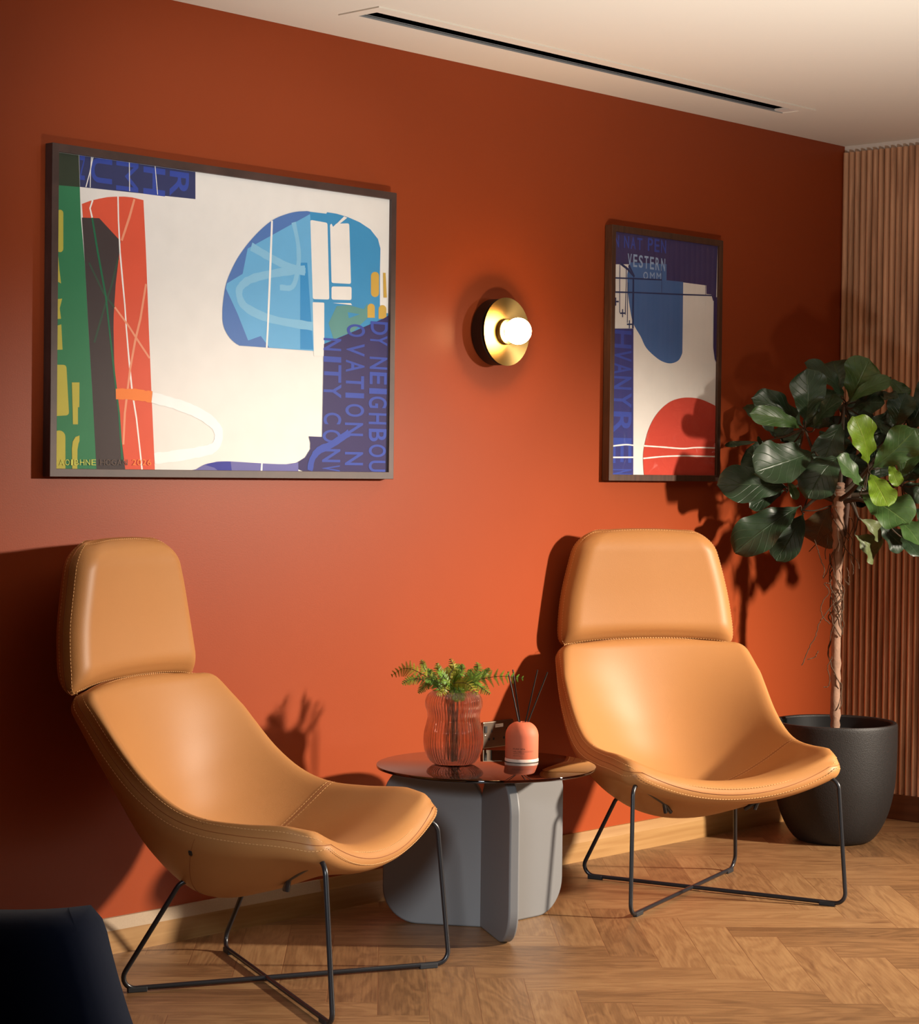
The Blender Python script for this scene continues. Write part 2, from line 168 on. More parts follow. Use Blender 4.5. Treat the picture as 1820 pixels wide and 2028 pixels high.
LEAVES = [[-0.706,-0.299,1.488,-0.924,-0.252,1.58,0.078,0],[-0.742,-0.333,1.5,-0.803,-0.38,1.673,0.103,0],[-0.751,-0.324,1.479,-0.987,-0.29,1.526,0.054,1],[-0.712,-0.191,1.447,-0.711,-0.07,1.569,0.062,0],[-0.742,-0.363,1.471,-0.762,-0.485,1.576,0.062,0],[-0.576,-0.391,1.581,-0.745,-0.353,1.708,0.062,0],[-0.527,-0.34,1.617,-0.504,-0.288,1.729,0.103,0],[-0.567,-0.4,1.582,-0.591,-0.489,1.72,0.103,1],[-0.622,-0.43,1.571,-0.584,-0.57,1.654,0.05,1],[-0.408,-0.466,1.671,-0.393,-0.528,1.602,0.045,1],[-0.517,-0.454,1.603,-0.546,-0.569,1.592,0.05,0],[-0.588,-0.423,1.556,-0.573,-0.541,1.576,0.083,0],[-0.462,-0.531,1.485,-0.482,-0.579,1.602,0.074,0],[-0.425,-0.556,1.473,-0.423,-0.614,1.583,0.083,0],[-0.659,-0.543,1.351,-0.79,-0.574,1.507,0.078,2],[-0.636,-0.539,1.339,-0.589,-0.674,1.469,0.095,1],[-0.685,-0.547,1.267,-0.814,-0.523,1.37,0.062,1],[-0.674,-0.558,1.327,-0.72,-0.658,1.223,0.07,2],[-0.627,-0.492,1.25,-0.641,-0.686,1.161,0.111,1],[-0.547,-0.552,1.173,-0.557,-0.69,1.084,0.078,1],[-0.479,-0.568,1.1,-0.506,-0.657,1.044,0.054,0],[-0.545,-0.437,1.162,-0.438,-0.465,1.1,0.05,3],[-0.522,-0.404,1.103,-0.417,-0.431,1.036,0.083,3],[-0.737,-0.37,1.398,-1.017,-0.336,1.334,0.12,0],[-0.752,-0.271,1.271,-0.988,-0.163,1.281,0.103,0],[-0.741,-0.253,1.262,-0.873,-0.201,1.204,0.05,0],[-0.741,-0.193,1.315,-0.814,-0.141,1.4,0.095,0],[-0.735,-0.137,1.435,-0.786,-0.024,1.423,0.017,0],[-0.782,-0.176,1.38,-0.855,-0.213,1.445,0.019,1],[-0.688,-0.282,1.205,-0.903,-0.173,1.057,0.107,0],[-0.646,-0.269,1.18,-0.776,-0.252,1.025,0.078,0],[-0.598,-0.35,1.206,-0.584,-0.28,1.074,0.107,4],[-0.64,-0.417,1.387,-0.797,-0.398,1.252,0.103,0],[-0.568,-0.373,1.508,-0.682,-0.373,1.358,0.083,0],[-0.579,-0.287,1.52,-0.541,-0.28,1.63,0.091,0],[-0.611,-0.182,1.424,-0.606,-0.127,1.487,0.07,0],[-0.605,-0.218,1.412,-0.594,-0.17,1.471,0.058,0],[-0.575,-0.575,1.361,-0.588,-0.621,1.288,0.037,2],[-0.515,-0.581,1.3,-0.482,-0.642,1.472,0.083,1],[-0.472,-0.569,1.292,-0.439,-0.632,1.375,0.083,0],[-0.408,-0.521,1.287,-0.369,-0.593,1.239,0.062,0],[-0.486,-0.431,1.522,-0.424,-0.498,1.49,0.07,0],[-0.5,-0.331,1.43,-0.459,-0.312,1.527,0.074,0],[-0.465,-0.464,1.142,-0.394,-0.529,1.06,0.066,0],[-0.785,-0.293,1.295,-0.8,-0.338,1.235,0.025,1],[-0.608,-0.276,1.317,-0.665,-0.245,1.306,0.025,0],[-0.418,-0.449,1.386,-0.405,-0.4,1.503,0.078,0],[-0.458,-0.349,1.343,-0.443,-0.289,1.427,0.062,0],[-0.55,-0.224,1.245,-0.495,-0.236,1.321,0.062,0],[-0.365,-0.47,1.587,-0.371,-0.437,1.495,0.058,0],[-0.397,-0.586,1.469,-0.356,-0.673,1.527,0.087,0],[-0.453,-0.617,1.387,-0.423,-0.737,1.404,0.087,0],[-0.43,-0.6,1.284,-0.399,-0.708,1.253,0.091,1],[-0.398,-0.564,1.201,-0.361,-0.665,1.117,0.087,0],[-0.361,-0.535,1.545,-0.268,-0.573,1.639,0.083,0],[-0.315,-0.531,1.346,-0.212,-0.584,1.327,0.078,0],[-0.342,-0.507,1.158,-0.274,-0.554,1.054,0.074,0],[-0.366,-0.392,1.397,-0.359,-0.408,1.316,0.088,0],[-0.382,-0.358,1.407,-0.442,-0.368,1.331,0.075,0],[-0.456,-0.367,1.373,-0.515,-0.295,1.321,0.078,0],[-0.424,-0.441,1.299,-0.431,-0.398,1.226,0.076,0],[-0.425,-0.344,1.498,-0.379,-0.283,1.573,0.085,0],[-0.346,-0.379,1.5,-0.388,-0.399,1.391,0.084,0],[-0.484,-0.359,1.491,-0.432,-0.377,1.588,0.073,0],[-0.403,-0.33,1.366,-0.293,-0.395,1.391,0.094,0],[-0.553,-0.297,1.382,-0.504,-0.316,1.462,0.093,0],[-0.463,-0.316,1.364,-0.454,-0.22,1.284,0.084,0],[-0.469,-0.316,1.477,-0.321,-0.352,1.518,0.081,0],[-0.503,-0.282,1.397,-0.551,-0.217,1.318,0.095,0],[-0.5,-0.356,1.292,-0.459,-0.366,1.384,0.093,0],[-0.477,-0.328,1.305,-0.469,-0.213,1.278,0.098,0],[-0.403,-0.354,1.312,-0.413,-0.303,1.227,0.098,0],[-0.403,-0.428,1.421,-0.416,-0.401,1.521,0.073,0],[-0.494,-0.36,1.328,-0.509,-0.305,1.269,0.078,0],[-0.485,-0.292,1.327,-0.372,-0.313,1.286,0.094,0],[-0.436,-0.287,1.325,-0.439,-0.407,1.291,0.089,0],[-0.496,-0.308,1.491,-0.488,-0.187,1.541,0.086,0]]
FRONDS = [[-2.6535,-0.3606,0.695,-2.6847,-0.3164,0.7322,-2.7078,-0.2815,0.7419,-2.7296,-0.2491,0.7198,0.0314],[-2.6648,-0.3781,0.6899,-2.7038,-0.3453,0.7139,-2.7299,-0.3272,0.7142,-2.7502,-0.3155,0.7021,0.0217],[-2.6207,-0.3226,0.6922,-2.629,-0.3033,0.7156,-2.634,-0.2874,0.7415,-2.6332,-0.2779,0.7615,0.0181],[-2.6372,-0.3784,0.688,-2.6484,-0.3753,0.7175,-2.6596,-0.3723,0.7396,-2.6676,-0.373,0.7606,0.0193],[-2.5998,-0.3597,0.6913,-2.5931,-0.3561,0.7246,-2.5815,-0.3582,0.7435,-2.5831,-0.346,0.7671,0.0205],[-2.5908,-0.3545,0.6952,-2.5808,-0.3545,0.7311,-2.5659,-0.3604,0.7403,-2.5494,-0.3681,0.7484,0.0205],[-2.5962,-0.3928,0.6913,-2.5705,-0.4345,0.7098,-2.5285,-0.4938,0.7237,-2.4897,-0.5502,0.7202,0.0362],[-2.5498,-0.3696,0.6815,-2.5256,-0.38,0.71,-2.5065,-0.3852,0.7337,-2.5006,-0.3762,0.7535,0.0217],[-2.6083,-0.4239,0.6897,-2.5959,-0.4514,0.7055,-2.587,-0.476,0.6924,-2.5789,-0.4997,0.677,0.023],[-2.6564,-0.4162,0.6971,-2.6782,-0.417,0.7058,-2.6921,-0.4271,0.6861,-2.7188,-0.4232,0.6781,0.0193],[-2.6458,-0.4129,0.6962,-2.6473,-0.4403,0.708,-2.6424,-0.4749,0.7056,-2.6403,-0.5073,0.6795,0.0266],[-2.6571,-0.4301,0.6935,-2.6629,-0.439,0.6802,-2.6654,-0.4513,0.6695,-2.676,-0.4549,0.6586,0.0217],[-2.6506,-0.4371,0.6936,-2.6515,-0.4511,0.6852,-2.6556,-0.4617,0.672,-2.6638,-0.4679,0.66,0.0169],[-2.6509,-0.3781,0.6938,-2.6787,-0.3579,0.7036,-2.6966,-0.3487,0.6921,-2.7114,-0.3432,0.6758,0.0193],[-2.573,-0.3445,0.6884,-2.5739,-0.3283,0.7091,-2.5682,-0.3192,0.7277,-2.5592,-0.3139,0.739,0.0169],[-2.5458,-0.3591,0.6853,-2.5266,-0.3642,0.7138,-2.5125,-0.3643,0.7251,-2.511,-0.3511,0.7314,0.0169],[-2.5571,-0.3763,0.6874,-2.5238,-0.4016,0.7067,-2.5022,-0.4145,0.7234,-2.4921,-0.415,0.7399,0.0205],[-2.6378,-0.3921,0.6964,-2.6547,-0.3878,0.7236,-2.6669,-0.3893,0.7317,-2.679,-0.3909,0.7326,0.0169],[-2.6352,-0.4095,0.6976,-2.6391,-0.4193,0.7202,-2.6398,-0.4329,0.7333,-2.6423,-0.4451,0.7272,0.0181],[-2.6477,-0.3817,0.6914,-2.6679,-0.3742,0.7066,-2.6882,-0.3669,0.7146,-2.7053,-0.3634,0.7106,0.0193],[-2.636,-0.4234,0.6963,-2.6293,-0.4497,0.71,-2.6261,-0.4727,0.7115,-2.6246,-0.4941,0.7035,0.0205],[-2.6564,-0.4163,0.6923,-2.6676,-0.4234,0.7056,-2.6822,-0.4271,0.714,-2.7016,-0.4259,0.7128,0.0169],[-2.5882,-0.3722,0.6891,-2.5766,-0.374,0.7177,-2.565,-0.3762,0.7341,-2.5591,-0.3722,0.7518,0.0181],[-2.5962,-0.3929,0.6889,-2.5731,-0.4074,0.7054,-2.5516,-0.4203,0.7196,-2.5334,-0.4296,0.7337,0.0205],[-2.6002,-0.3301,0.6866,-2.6118,-0.3072,0.7099,-2.6136,-0.2951,0.7238,-2.612,-0.2867,0.7353,0.0169]]
BRANCHES = [[-0.686, -0.291, 1.485], [-0.727, -0.254, 1.262], [-0.562, -0.377, 1.574], [-0.436, -0.515, 1.473], [-0.633, -0.527, 1.339], [-0.423, -0.535, 1.288], [-0.668, -0.274, 1.188], [-0.53, -0.423, 1.166], [-0.664, -0.346, 1.391], [-0.555, -0.543, 1.173]]
TRUNK = [[-0.591, -0.38, 0.417], [-0.588, -0.376, 0.664], [-0.584, -0.373, 0.882], [-0.579, -0.372, 1.1], [-0.577, -0.371, 1.237], [-0.576, -0.371, 1.291]]
VINES = [[[-0.663, -0.327, 1.084], [-0.655, -0.336, 1.049], [-0.652, -0.341, 1.032], [-0.647, -0.347, 1.008], [-0.64, -0.355, 0.98], [-0.643, -0.353, 0.95]], [[-0.593, -0.407, 0.911], [-0.621, -0.379, 0.852], [-0.645, -0.355, 0.805], [-0.657, -0.343, 0.77], [-0.663, -0.337, 0.735], [-0.681, -0.319, 0.689], [-0.696, -0.305, 0.633]], [[-0.682, -0.32, 0.655], [-0.666, -0.337, 0.663], [-0.657, -0.345, 0.686]], [[-0.622, -0.383, 0.666], [-0.634, -0.372, 0.626], [-0.629, -0.379, 0.585], [-0.634, -0.374, 0.559], [-0.643, -0.364, 0.556]], [[-0.593, -0.407, 0.946], [-0.581, -0.42, 0.923]], [[-0.578, -0.419, 1.039], [-0.569, -0.431, 0.987], [-0.57, -0.43, 0.962]], [[-0.624, -0.373, 0.928], [-0.64, -0.356, 0.927], [-0.629, -0.369, 0.898], [-0.647, -0.351, 0.852], [-0.645, -0.354, 0.811], [-0.627, -0.374, 0.782]], [[-0.585, -0.414, 0.986], [-0.579, -0.421, 0.946], [-0.581, -0.42, 0.923]]]
import bpy, bmesh, math, random
import numpy as np
from mathutils import Vector, Matrix
random.seed(7)
sc = bpy.context.scene
COL = sc.collection
PI = math.pi

# ------------------------------------------------------------------ helpers
def s2l(c):
    return c / 12.92 if c <= .04045 else ((c + .055) / 1.055) ** 2.4
def rgb(r, g, b):
    return (s2l(r / 255), s2l(g / 255), s2l(b / 255), 1)

def link(o, parent=None):
    COL.objects.link(o)
    if parent is not None:
        o.parent = parent
    return o
def tag(o, label=None, cat=None, group=None, kind=None):
    if label: o['label'] = label
    if cat: o['category'] = cat
    if group: o['group'] = group
    if kind: o['kind'] = kind
    return o
def empty(name, loc=(0, 0, 0), rz=0):
    o = bpy.data.objects.new(name, None)
    o.empty_display_size = .05
    o.location = loc; o.rotation_euler = (0, 0, rz)
    return link(o)

class MB:
    """collects verts / faces (with material slot and uv) for one mesh object"""
    def __init__(s):
        s.v = []; s.f = []; s.m = []; s.uv = []; s.uv2 = []
    def add(s, vs, fs, m=0, uvs=None, uv2=None):
        n = len(s.v)
        s.v += [tuple(float(c) for c in p) for p in vs]
        for i, f in enumerate(fs):
            s.f.append([n + k for k in f]); s.m.append(m)
            s.uv.append([uvs[k] for k in f] if uvs is not None else [(0, 0)] * len(f))
            s.uv2.append([uv2] * len(f) if uv2 is not None else [(0, 0)] * len(f))
    def box(s, x0, x1, y0, y1, z0, z1, m=0, mat=None):
        vs = [Vector((x, y, z)) for x in (x0, x1) for y in (y0, y1) for z in (z0, z1)]
        if mat is not None: vs = [mat @ v for v in vs]
        s.add(vs, [(0, 1, 3, 2), (4, 6, 7, 5), (0, 4, 5, 1), (2, 3, 7, 6), (0, 2, 6, 4), (1, 5, 7, 3)], m)
    def tube(s, pts, r, n=10, m=0, cap=True):
        pts = [Vector(p) for p in pts]
        rs = r if isinstance(r, (list, tuple)) else [r] * len(pts)
        vs = []; fs = []
        t0 = (pts[1] - pts[0]).normalized()
        ref = Vector((0, 0, 1)) if abs(t0.z) < .9 else Vector((1, 0, 0))
        nrm = t0.cross(ref).normalized()
        for i, p in enumerate(pts):
            a = pts[max(i - 1, 0)]; b = pts[min(i + 1, len(pts) - 1)]
            t = (b - a)
            t = t.normalized() if t.length > 1e-9 else t0
            nrm = (nrm - t * nrm.dot(t))
            nrm = nrm.normalized() if nrm.length > 1e-6 else t.orthogonal().normalized()
            bn = t.cross(nrm)
            for k in range(n):
                an = 2 * PI * k / n
                vs.append(p + (nrm * math.cos(an) + bn * math.sin(an)) * rs[i])
        for i in range(len(pts) - 1):
            for k in range(n):
                fs.append((i * n + k, i * n + (k + 1) % n, (i + 1) * n + (k + 1) % n, (i + 1) * n + k))
        if cap:
            fs.append(tuple(range(n))[::-1]); fs.append(tuple((len(pts) - 1) * n + k for k in range(n)))
        s.add(vs, fs, m)
    def lathe(s, prof, n=64, m=0, c=(0, 0, 0), rib=None, capb=True, capt=True, axis='z'):
        vs = []; fs = []
        for r, z in prof:
            for k in range(n):
                a = 2 * PI * k / n
                rr = r * (1 + rib(a, z)) if rib else r
                if axis == 'z': vs.append((c[0] + rr * math.cos(a), c[1] + rr * math.sin(a), c[2] + z))
                else: vs.append((c[0] + rr * math.cos(a), c[1] - z, c[2] + rr * math.sin(a)))
        L = len(prof)
        for i in range(L - 1):
            for k in range(n):
                fs.append((i * n + k, i * n + (k + 1) % n, (i + 1) * n + (k + 1) % n, (i + 1) * n + k))
        if capb: fs.append(tuple(range(n))[::-1])
        if capt: fs.append(tuple((L - 1) * n + k for k in range(n)))
        s.add(vs, fs, m)
    def build(s, name, mats, parent=None, smooth=True, angle=40, bevel=0, seg=3):
        me = bpy.data.meshes.new(name)
        me.from_pydata(s.v, [], s.f)
        if not isinstance(mats, (list, tuple)): mats = [mats]
        for m in mats: me.materials.append(m)
        me.polygons.foreach_set('material_index', s.m)
        uvl = me.uv_layers.new(name='UVMap'); i = 0
        flat = [c for f in s.uv for p in f for c in p]
        uvl.data.foreach_set('uv', flat)
        if any(p != (0, 0) for f in s.uv2 for p in f[:1]):
            u2 = me.uv_layers.new(name='Rnd')
            u2.data.foreach_set('uv', [c for f in s.uv2 for p in f for c in p])
        bm = bmesh.new(); bm.from_mesh(me)
        bmesh.ops.recalc_face_normals(bm, faces=bm.faces)
        bm.to_mesh(me); bm.free()
        if smooth:
            me.polygons.foreach_set('use_smooth', [True] * len(me.polygons))
            try: me.set_sharp_from_angle(angle=math.radians(angle))
            except Exception: pass
        me.update()
        o = bpy.data.objects.new(name, me)
        if bevel:
            b = o.modifiers.new('bevel', 'BEVEL'); b.width = bevel; b.segments = seg; b.limit_method = 'ANGLE'; b.angle_limit = math.radians(35)
        return link(o, parent)

def catmull(P, n=8):
    P = [np.array(p, float) for p in P]
    Q = [2 * P[0] - P[1]] + P + [2 * P[-1] - P[-2]]
    out = []
    for i in range(1, len(Q) - 2):
        a, b, c, d = Q[i - 1:i + 3]
        for t in np.linspace(0, 1, n, endpoint=False):
            out.append(.5 * (2 * b + (c - a) * t + (2 * a - 5 * b + 4 * c - d) * t * t + (3 * b - a - 3 * c + d) * t ** 3))
    out.append(P[-1])
    return out
def fillet(P, r, n=8):
    P = [Vector(p) for p in P]; out = [P[0]]
    for i in range(1, len(P) - 1):
        a, b, c = P[i - 1], P[i], P[i + 1]
        u = (a - b).normalized(); v = (c - b).normalized()
        ang = u.angle(v); d = min(r / math.tan(ang / 2), .45 * (a - b).length, .45 * (c - b).length)
        rad = d * math.tan(ang / 2)
        cen = b + (u + v).normalized() * (rad / math.sin(ang / 2))
        p0 = b + u * d; p1 = b + v * d
        e0 = (p0 - cen); e1 = (p1 - cen); w = e0.angle(e1)
        for k in range(n + 1):
            t = k / n
            out.append(cen + (e0 * math.sin((1 - t) * w) + e1 * math.sin(t * w)) / math.sin(w) if w > 1e-4 else p0)
    out.append(P[-1]); return out

# ------------------------------------------------------------------ materials
def new_mat(name):
    m = bpy.data.materials.new(name); m.use_nodes = True
    return m, m.node_tree.nodes, m.node_tree.links, m.node_tree.nodes['Principled BSDF']
def mat(name, col, rough=.5, metal=0, spec=.5, bump=0, bscale=200, var=0, vscale=6, sheen=0, coat=0, aniso=0):
    m, N, L, b = new_mat(name)
    b.inputs['Base Color'].default_value = col
    b.inputs['Roughness'].default_value = rough
    b.inputs['Metallic'].default_value = metal
    b.inputs['Specular IOR Level'].default_value = spec
    if sheen: b.inputs['Sheen Weight'].default_value = sheen
    if coat: b.inputs['Coat Weight'].default_value = coat; b.inputs['Coat Roughness'].default_value = .15
    tc = N.new('ShaderNodeTexCoord')
    if var:
        n = N.new('ShaderNodeTexNoise'); n.inputs['Scale'].default_value = vscale; n.inputs['Detail'].default_value = 5
        L.new(tc.outputs['Object'], n.inputs['Vector'])
        mx = N.new('ShaderNodeMix'); mx.data_type = 'RGBA'
        mx.inputs['A'].default_value = tuple(c * (1 - var) for c in col[:3]) + (1,)
        mx.inputs['B'].default_value = tuple(min(1, c * (1 + var)) for c in col[:3]) + (1,)
        L.new(n.outputs['Fac'], mx.inputs['Factor']); L.new(mx.outputs['Result'], b.inputs['Base Color'])
    if bump:
        n = N.new('ShaderNodeTexNoise'); n.inputs['Scale'].default_value = bscale; n.inputs['Detail'].default_value = 3
        L.new(tc.outputs['Object'], n.inputs['Vector'])
        bp = N.new('ShaderNodeBump'); bp.inputs['Strength'].default_value = bump; bp.inputs['Distance'].default_value = .002
        L.new(n.outputs['Fac'], bp.inputs['Height']); L.new(bp.outputs['Normal'], b.inputs['Normal'])
    return m
def wood_mat(name, c1, c2, scale=(3, 40, 40), rough=.45, axis='Object', fine=1.0):
    m, N, L, b = new_mat(name)
    tc = N.new('ShaderNodeTexCoord'); mp = N.new('ShaderNodeMapping'); mp.inputs['Scale'].default_value = scale
    L.new(tc.outputs[axis], mp.inputs['Vector'])
    n = N.new('ShaderNodeTexNoise'); n.inputs['Scale'].default_value = 1; n.inputs['Detail'].default_value = 6; n.inputs['Distortion'].default_value = .6
    L.new(mp.outputs[0], n.inputs['Vector'])
    r = N.new('ShaderNodeValToRGB'); r.color_ramp.elements[0].position = .3; r.color_ramp.elements[1].position = .7
    r.color_ramp.elements[0].color = c1; r.color_ramp.elements[1].color = c2
    L.new(n.outputs['Fac'], r.inputs[0]); L.new(r.outputs[0], b.inputs['Base Color'])
    b.inputs['Roughness'].default_value = rough
    bp = N.new('ShaderNodeBump'); bp.inputs['Strength'].default_value = .15; bp.inputs['Distance'].default_value = .001
    L.new(n.outputs['Fac'], bp.inputs['Height']); L.new(bp.outputs[0], b.inputs['Normal'])
    return m

M = {}
M['wall'] = mat('terracotta_paint', (.31, .056, .016, 1), .38, spec=.14, bump=.06, bscale=260, var=.05, vscale=3)
M['ceiling'] = mat('ceiling_paint', (.79, .74, .65, 1), .8, spec=.2)
M['white'] = mat('white_paint', (.75, .70, .65, 1), .6)
M['walnut'] = wood_mat('walnut_slat', rgb(160, 116, 86), rgb(232, 182, 144), (30, 30, 2.2), .5)
M['walnut_dark'] = wood_mat('walnut_board', rgb(84, 48, 26), rgb(108, 64, 36), (20, 3, 40), .5)
M['backing'] = mat('slat_backing', rgb(40, 24, 16), .8)
M['oak'] = wood_mat('oak_skirting', rgb(147, 106, 58), rgb(168, 129, 79), (2.2, 40, 46), .5)
M['oak_raw'] = mat('raw_oak_edge', rgb(168, 145, 118), .7, var=.12, vscale=220)
M['leather'] = mat('tan_leather', (.39, .177, .058, 1), .46, spec=.26, bump=.10, bscale=420, var=.03, vscale=8)
M['thread'] = mat('pale_thread', rgb(201, 152, 96), .7)
M['crease'] = mat('seam_crease', rgb(136, 75, 30), .7)
M['black_metal'] = mat('black_steel', (.012, .012, .014, 1), .32, spec=.5)
M['rubber'] = mat('black_rubber', (.010, .010, .011, 1), .6)
M['frame'] = wood_mat('dark_frame_wood', rgb(62, 44, 40), rgb(78, 56, 50), (14, 40, 14), .5)
M['frame_brown'] = wood_mat('brown_frame_wood', rgb(60, 38, 27), rgb(84, 54, 38), (60, 60, 6), .5)
M['table'] = mat('grey_lacquer', rgb(112, 111, 110), .5, spec=.4)
M['pot'] = mat('black_stone_pot', rgb(30, 27, 26), .55, spec=.4, bump=.5, bscale=300, var=.4, vscale=140)
M['pot_in'] = mat('pot_liner', rgb(26, 26, 27), .35)
M['soil'] = mat('dark_soil', rgb(30, 22, 18), .9, bump=.8, bscale=90)
M['bark'] = mat('bark', rgb(146, 114, 94), .85, bump=1.0, bscale=70, var=.55, vscale=24)
M['bark_dark'] = mat('dark_bark', rgb(74, 50, 38), .85, bump=1.0, bscale=70, var=.4, vscale=30)
M['vine'] = mat('vine', rgb(78, 56, 36), .8)
M['twig'] = mat('twig', rgb(58, 44, 26), .7)
M['diffuser'] = mat('coral_ceramic', rgb(216, 112, 80), .6, spec=.35)
M['diffuser_base'] = mat('pale_ring', rgb(208, 183, 167), .5)
M['reed'] = mat('black_reed', (.008, .008, .008, 1), .45)
M['ink'] = mat('label_ink', rgb(30, 14, 12), .7)
M['steel'] = mat('brushed_steel', rgb(150, 134, 118), .33, metal=1)
M['socket_hole'] = mat('socket_hole', (.004, .004, .004, 1), .6)
M['sticker'] = mat('sticker', rgb(226, 214, 200), .6)
M['bronze'] = mat('dark_bronze', rgb(44, 24, 14), .5, spec=.3)
M['vent_black'] = mat('vent_black', (.006, .006, .006, 1), .6)
M['vent_grey'] = mat('vent_grey', rgb(150, 150, 150), .4)
M['navy'] = mat('navy_velvet', (.003, .006, .018, 1), .85, spec=.1, sheen=.06, bump=.3, bscale=30)
M['frond_a'] = mat('fern_green', rgb(96, 138, 24), .5, var=.3, vscale=40)
M['frond_b'] = mat('fern_yellow_green', rgb(140, 140, 28), .5, var=.3, vscale=40)

def leaf_mat(name, c, cv, rough=.42):
    m, N, L, b = new_mat(name)
    uv = N.new('ShaderNodeUVMap'); uv.uv_map = 'UVMap'
    sx = N.new('ShaderNodeSeparateXYZ'); L.new(uv.outputs[0], sx.inputs[0])
    def mth(op, a, bb=None, clamp=False):
        n = N.new('ShaderNodeMath'); n.operation = op; n.use_clamp = clamp
        for i, x in enumerate((a, bb)):
            if x is None: continue
            if isinstance(x, (int, float)): n.inputs[i].default_value = x
            else: L.new(x, n.inputs[i])
        return n.outputs[0]
    t = sx.outputs['X']; s = mth('ABSOLUTE', sx.outputs['Y'])
    mid = mth('SUBTRACT', 1, mth('MULTIPLY', s, 22), True)
    ph = mth('SUBTRACT', mth('MULTIPLY', t, 7.5), mth('MULTIPLY', s, 2.6))
    fr = mth('ABSOLUTE', mth('SUBTRACT', mth('FRACT', ph), .5))
    side = mth('SUBTRACT', 1, mth('MULTIPLY', fr, 16), True)
    vein = mth('MAXIMUM', mid, mth('MULTIPLY', side, .55))
    nz = N.new('ShaderNodeTexNoise'); nz.inputs['Scale'].default_value = 7; L.new(uv.outputs[0], nz.inputs['Vector'])
    mx = N.new('ShaderNodeMix'); mx.data_type = 'RGBA'
    mx.inputs['A'].default_value = c; mx.inputs['B'].default_value = cv
    L.new(mth('MULTIPLY', vein, .6), mx.inputs['Factor'])
    m2 = N.new('ShaderNodeMix'); m2.data_type = 'RGBA'; m2.blend_type = 'MULTIPLY'; m2.inputs['Factor'].default_value = .5
    L.new(mx.outputs['Result'], m2.inputs['A']); L.new(nz.outputs['Fac'], m2.inputs['B'])
    L.new(m2.outputs['Result'], b.inputs['Base Color'])
    bp = N.new('ShaderNodeBump'); bp.inputs['Strength'].default_value = .5; bp.inputs['Distance'].default_value = .003; bp.invert = True
    L.new(vein, bp.inputs['Height']); L.new(bp.outputs[0], b.inputs['Normal'])
    b.inputs['Roughness'].default_value = rough
    b.inputs['Specular IOR Level'].default_value = .5
    return m
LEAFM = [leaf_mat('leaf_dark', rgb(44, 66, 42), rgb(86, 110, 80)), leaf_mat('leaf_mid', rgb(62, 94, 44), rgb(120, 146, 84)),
         leaf_mat('leaf_lit', rgb(112, 146, 34), rgb(176, 190, 90)), leaf_mat('leaf_underside', rgb(112, 124, 76), rgb(150, 156, 104), .5),  # bright yellow-green leaves have key light painted into their colour
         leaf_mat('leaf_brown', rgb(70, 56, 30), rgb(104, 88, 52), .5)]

def brass_mat():
    m, N, L, b = new_mat('brushed_brass')
    b.inputs['Base Color'].default_value = (.27, .175, .06, 1); b.inputs['Metallic'].default_value = 1
    b.inputs['Roughness'].default_value = .34; b.inputs['Anisotropic'].default_value = .75
    tg = N.new('ShaderNodeTangent'); tg.direction_type = 'RADIAL'; tg.axis = 'Y'
    L.new(tg.outputs[0], b.inputs['Tangent'])
    return m
M['brass'] = brass_mat()
def emit_mat(name, col, s):
    m, N, L, b = new_mat(name)
    b.inputs['Base Color'].default_value = (.9, .9, .85, 1)
    b.inputs['Emission Color'].default_value = col; b.inputs['Emission Strength'].default_value = s
    return m
M['bulb'] = emit_mat('glowing_opal', (1, .60, .26, 1), BULB)
def glass_mat(name, col, ior=1.48, rough=0, see=0.0, tint=(1, 1, 1, 1)):
    m, N, L, b = new_mat(name)
    b.inputs['Base Color'].default_value = col; b.inputs['Transmission Weight'].default_value = 1
    b.inputs['IOR'].default_value = ior; b.inputs['Roughness'].default_value = rough
    if see:
        tr = N.new('ShaderNodeBsdfTransparent'); tr.inputs[0].default_value = tint
        mx = N.new('ShaderNodeMixShader'); mx.inputs[0].default_value = see
        L.new(b.outputs[0], mx.inputs[1]); L.new(tr.outputs[0], mx.inputs[2])
        L.new(mx.outputs[0], N['Material Output'].inputs[0])
    return m
M['pink_glass'] = glass_mat('pink_glass', (.985, .90, .88, 1), 1.5, .0, .14, (.97, .84, .81, 1))
M['smoked_glass'] = glass_mat('smoked_glass', (.035, .025, .022, 1), 1.50)
def pane_mat(name, ro, f0):
    m, N, L, b = new_mat(name)
    N.remove(b)
    tr = N.new('ShaderNodeBsdfTransparent'); gl = N.new('ShaderNodeBsdfGlossy'); gl.inputs['Roughness'].default_value = ro
    lw = N.new('ShaderNodeLayerWeight'); lw.inputs[0].default_value = .5
    pw = N.new('ShaderNodeMath'); pw.operation = 'POWER'; pw.inputs[1].default_value = 5; L.new(lw.outputs['Facing'], pw.inputs[0])
    f = N.new('ShaderNodeMath'); f.operation = 'MULTIPLY_ADD'; f.inputs[1].default_value = .95; f.inputs[2].default_value = f0; L.new(pw.outputs[0], f.inputs[0])
    mx = N.new('ShaderNodeMixShader'); L.new(f.outputs[0], mx.inputs[0]); L.new(tr.outputs[0], mx.inputs[1]); L.new(gl.outputs[0], mx.inputs[2])
    L.new(mx.outputs[0], N['Material Output'].inputs[0])
    return m
M['pane'] = pane_mat('picture_glass', .02, .04)
M['pane_satin'] = pane_mat('satin_picture_glass', .30, .003)

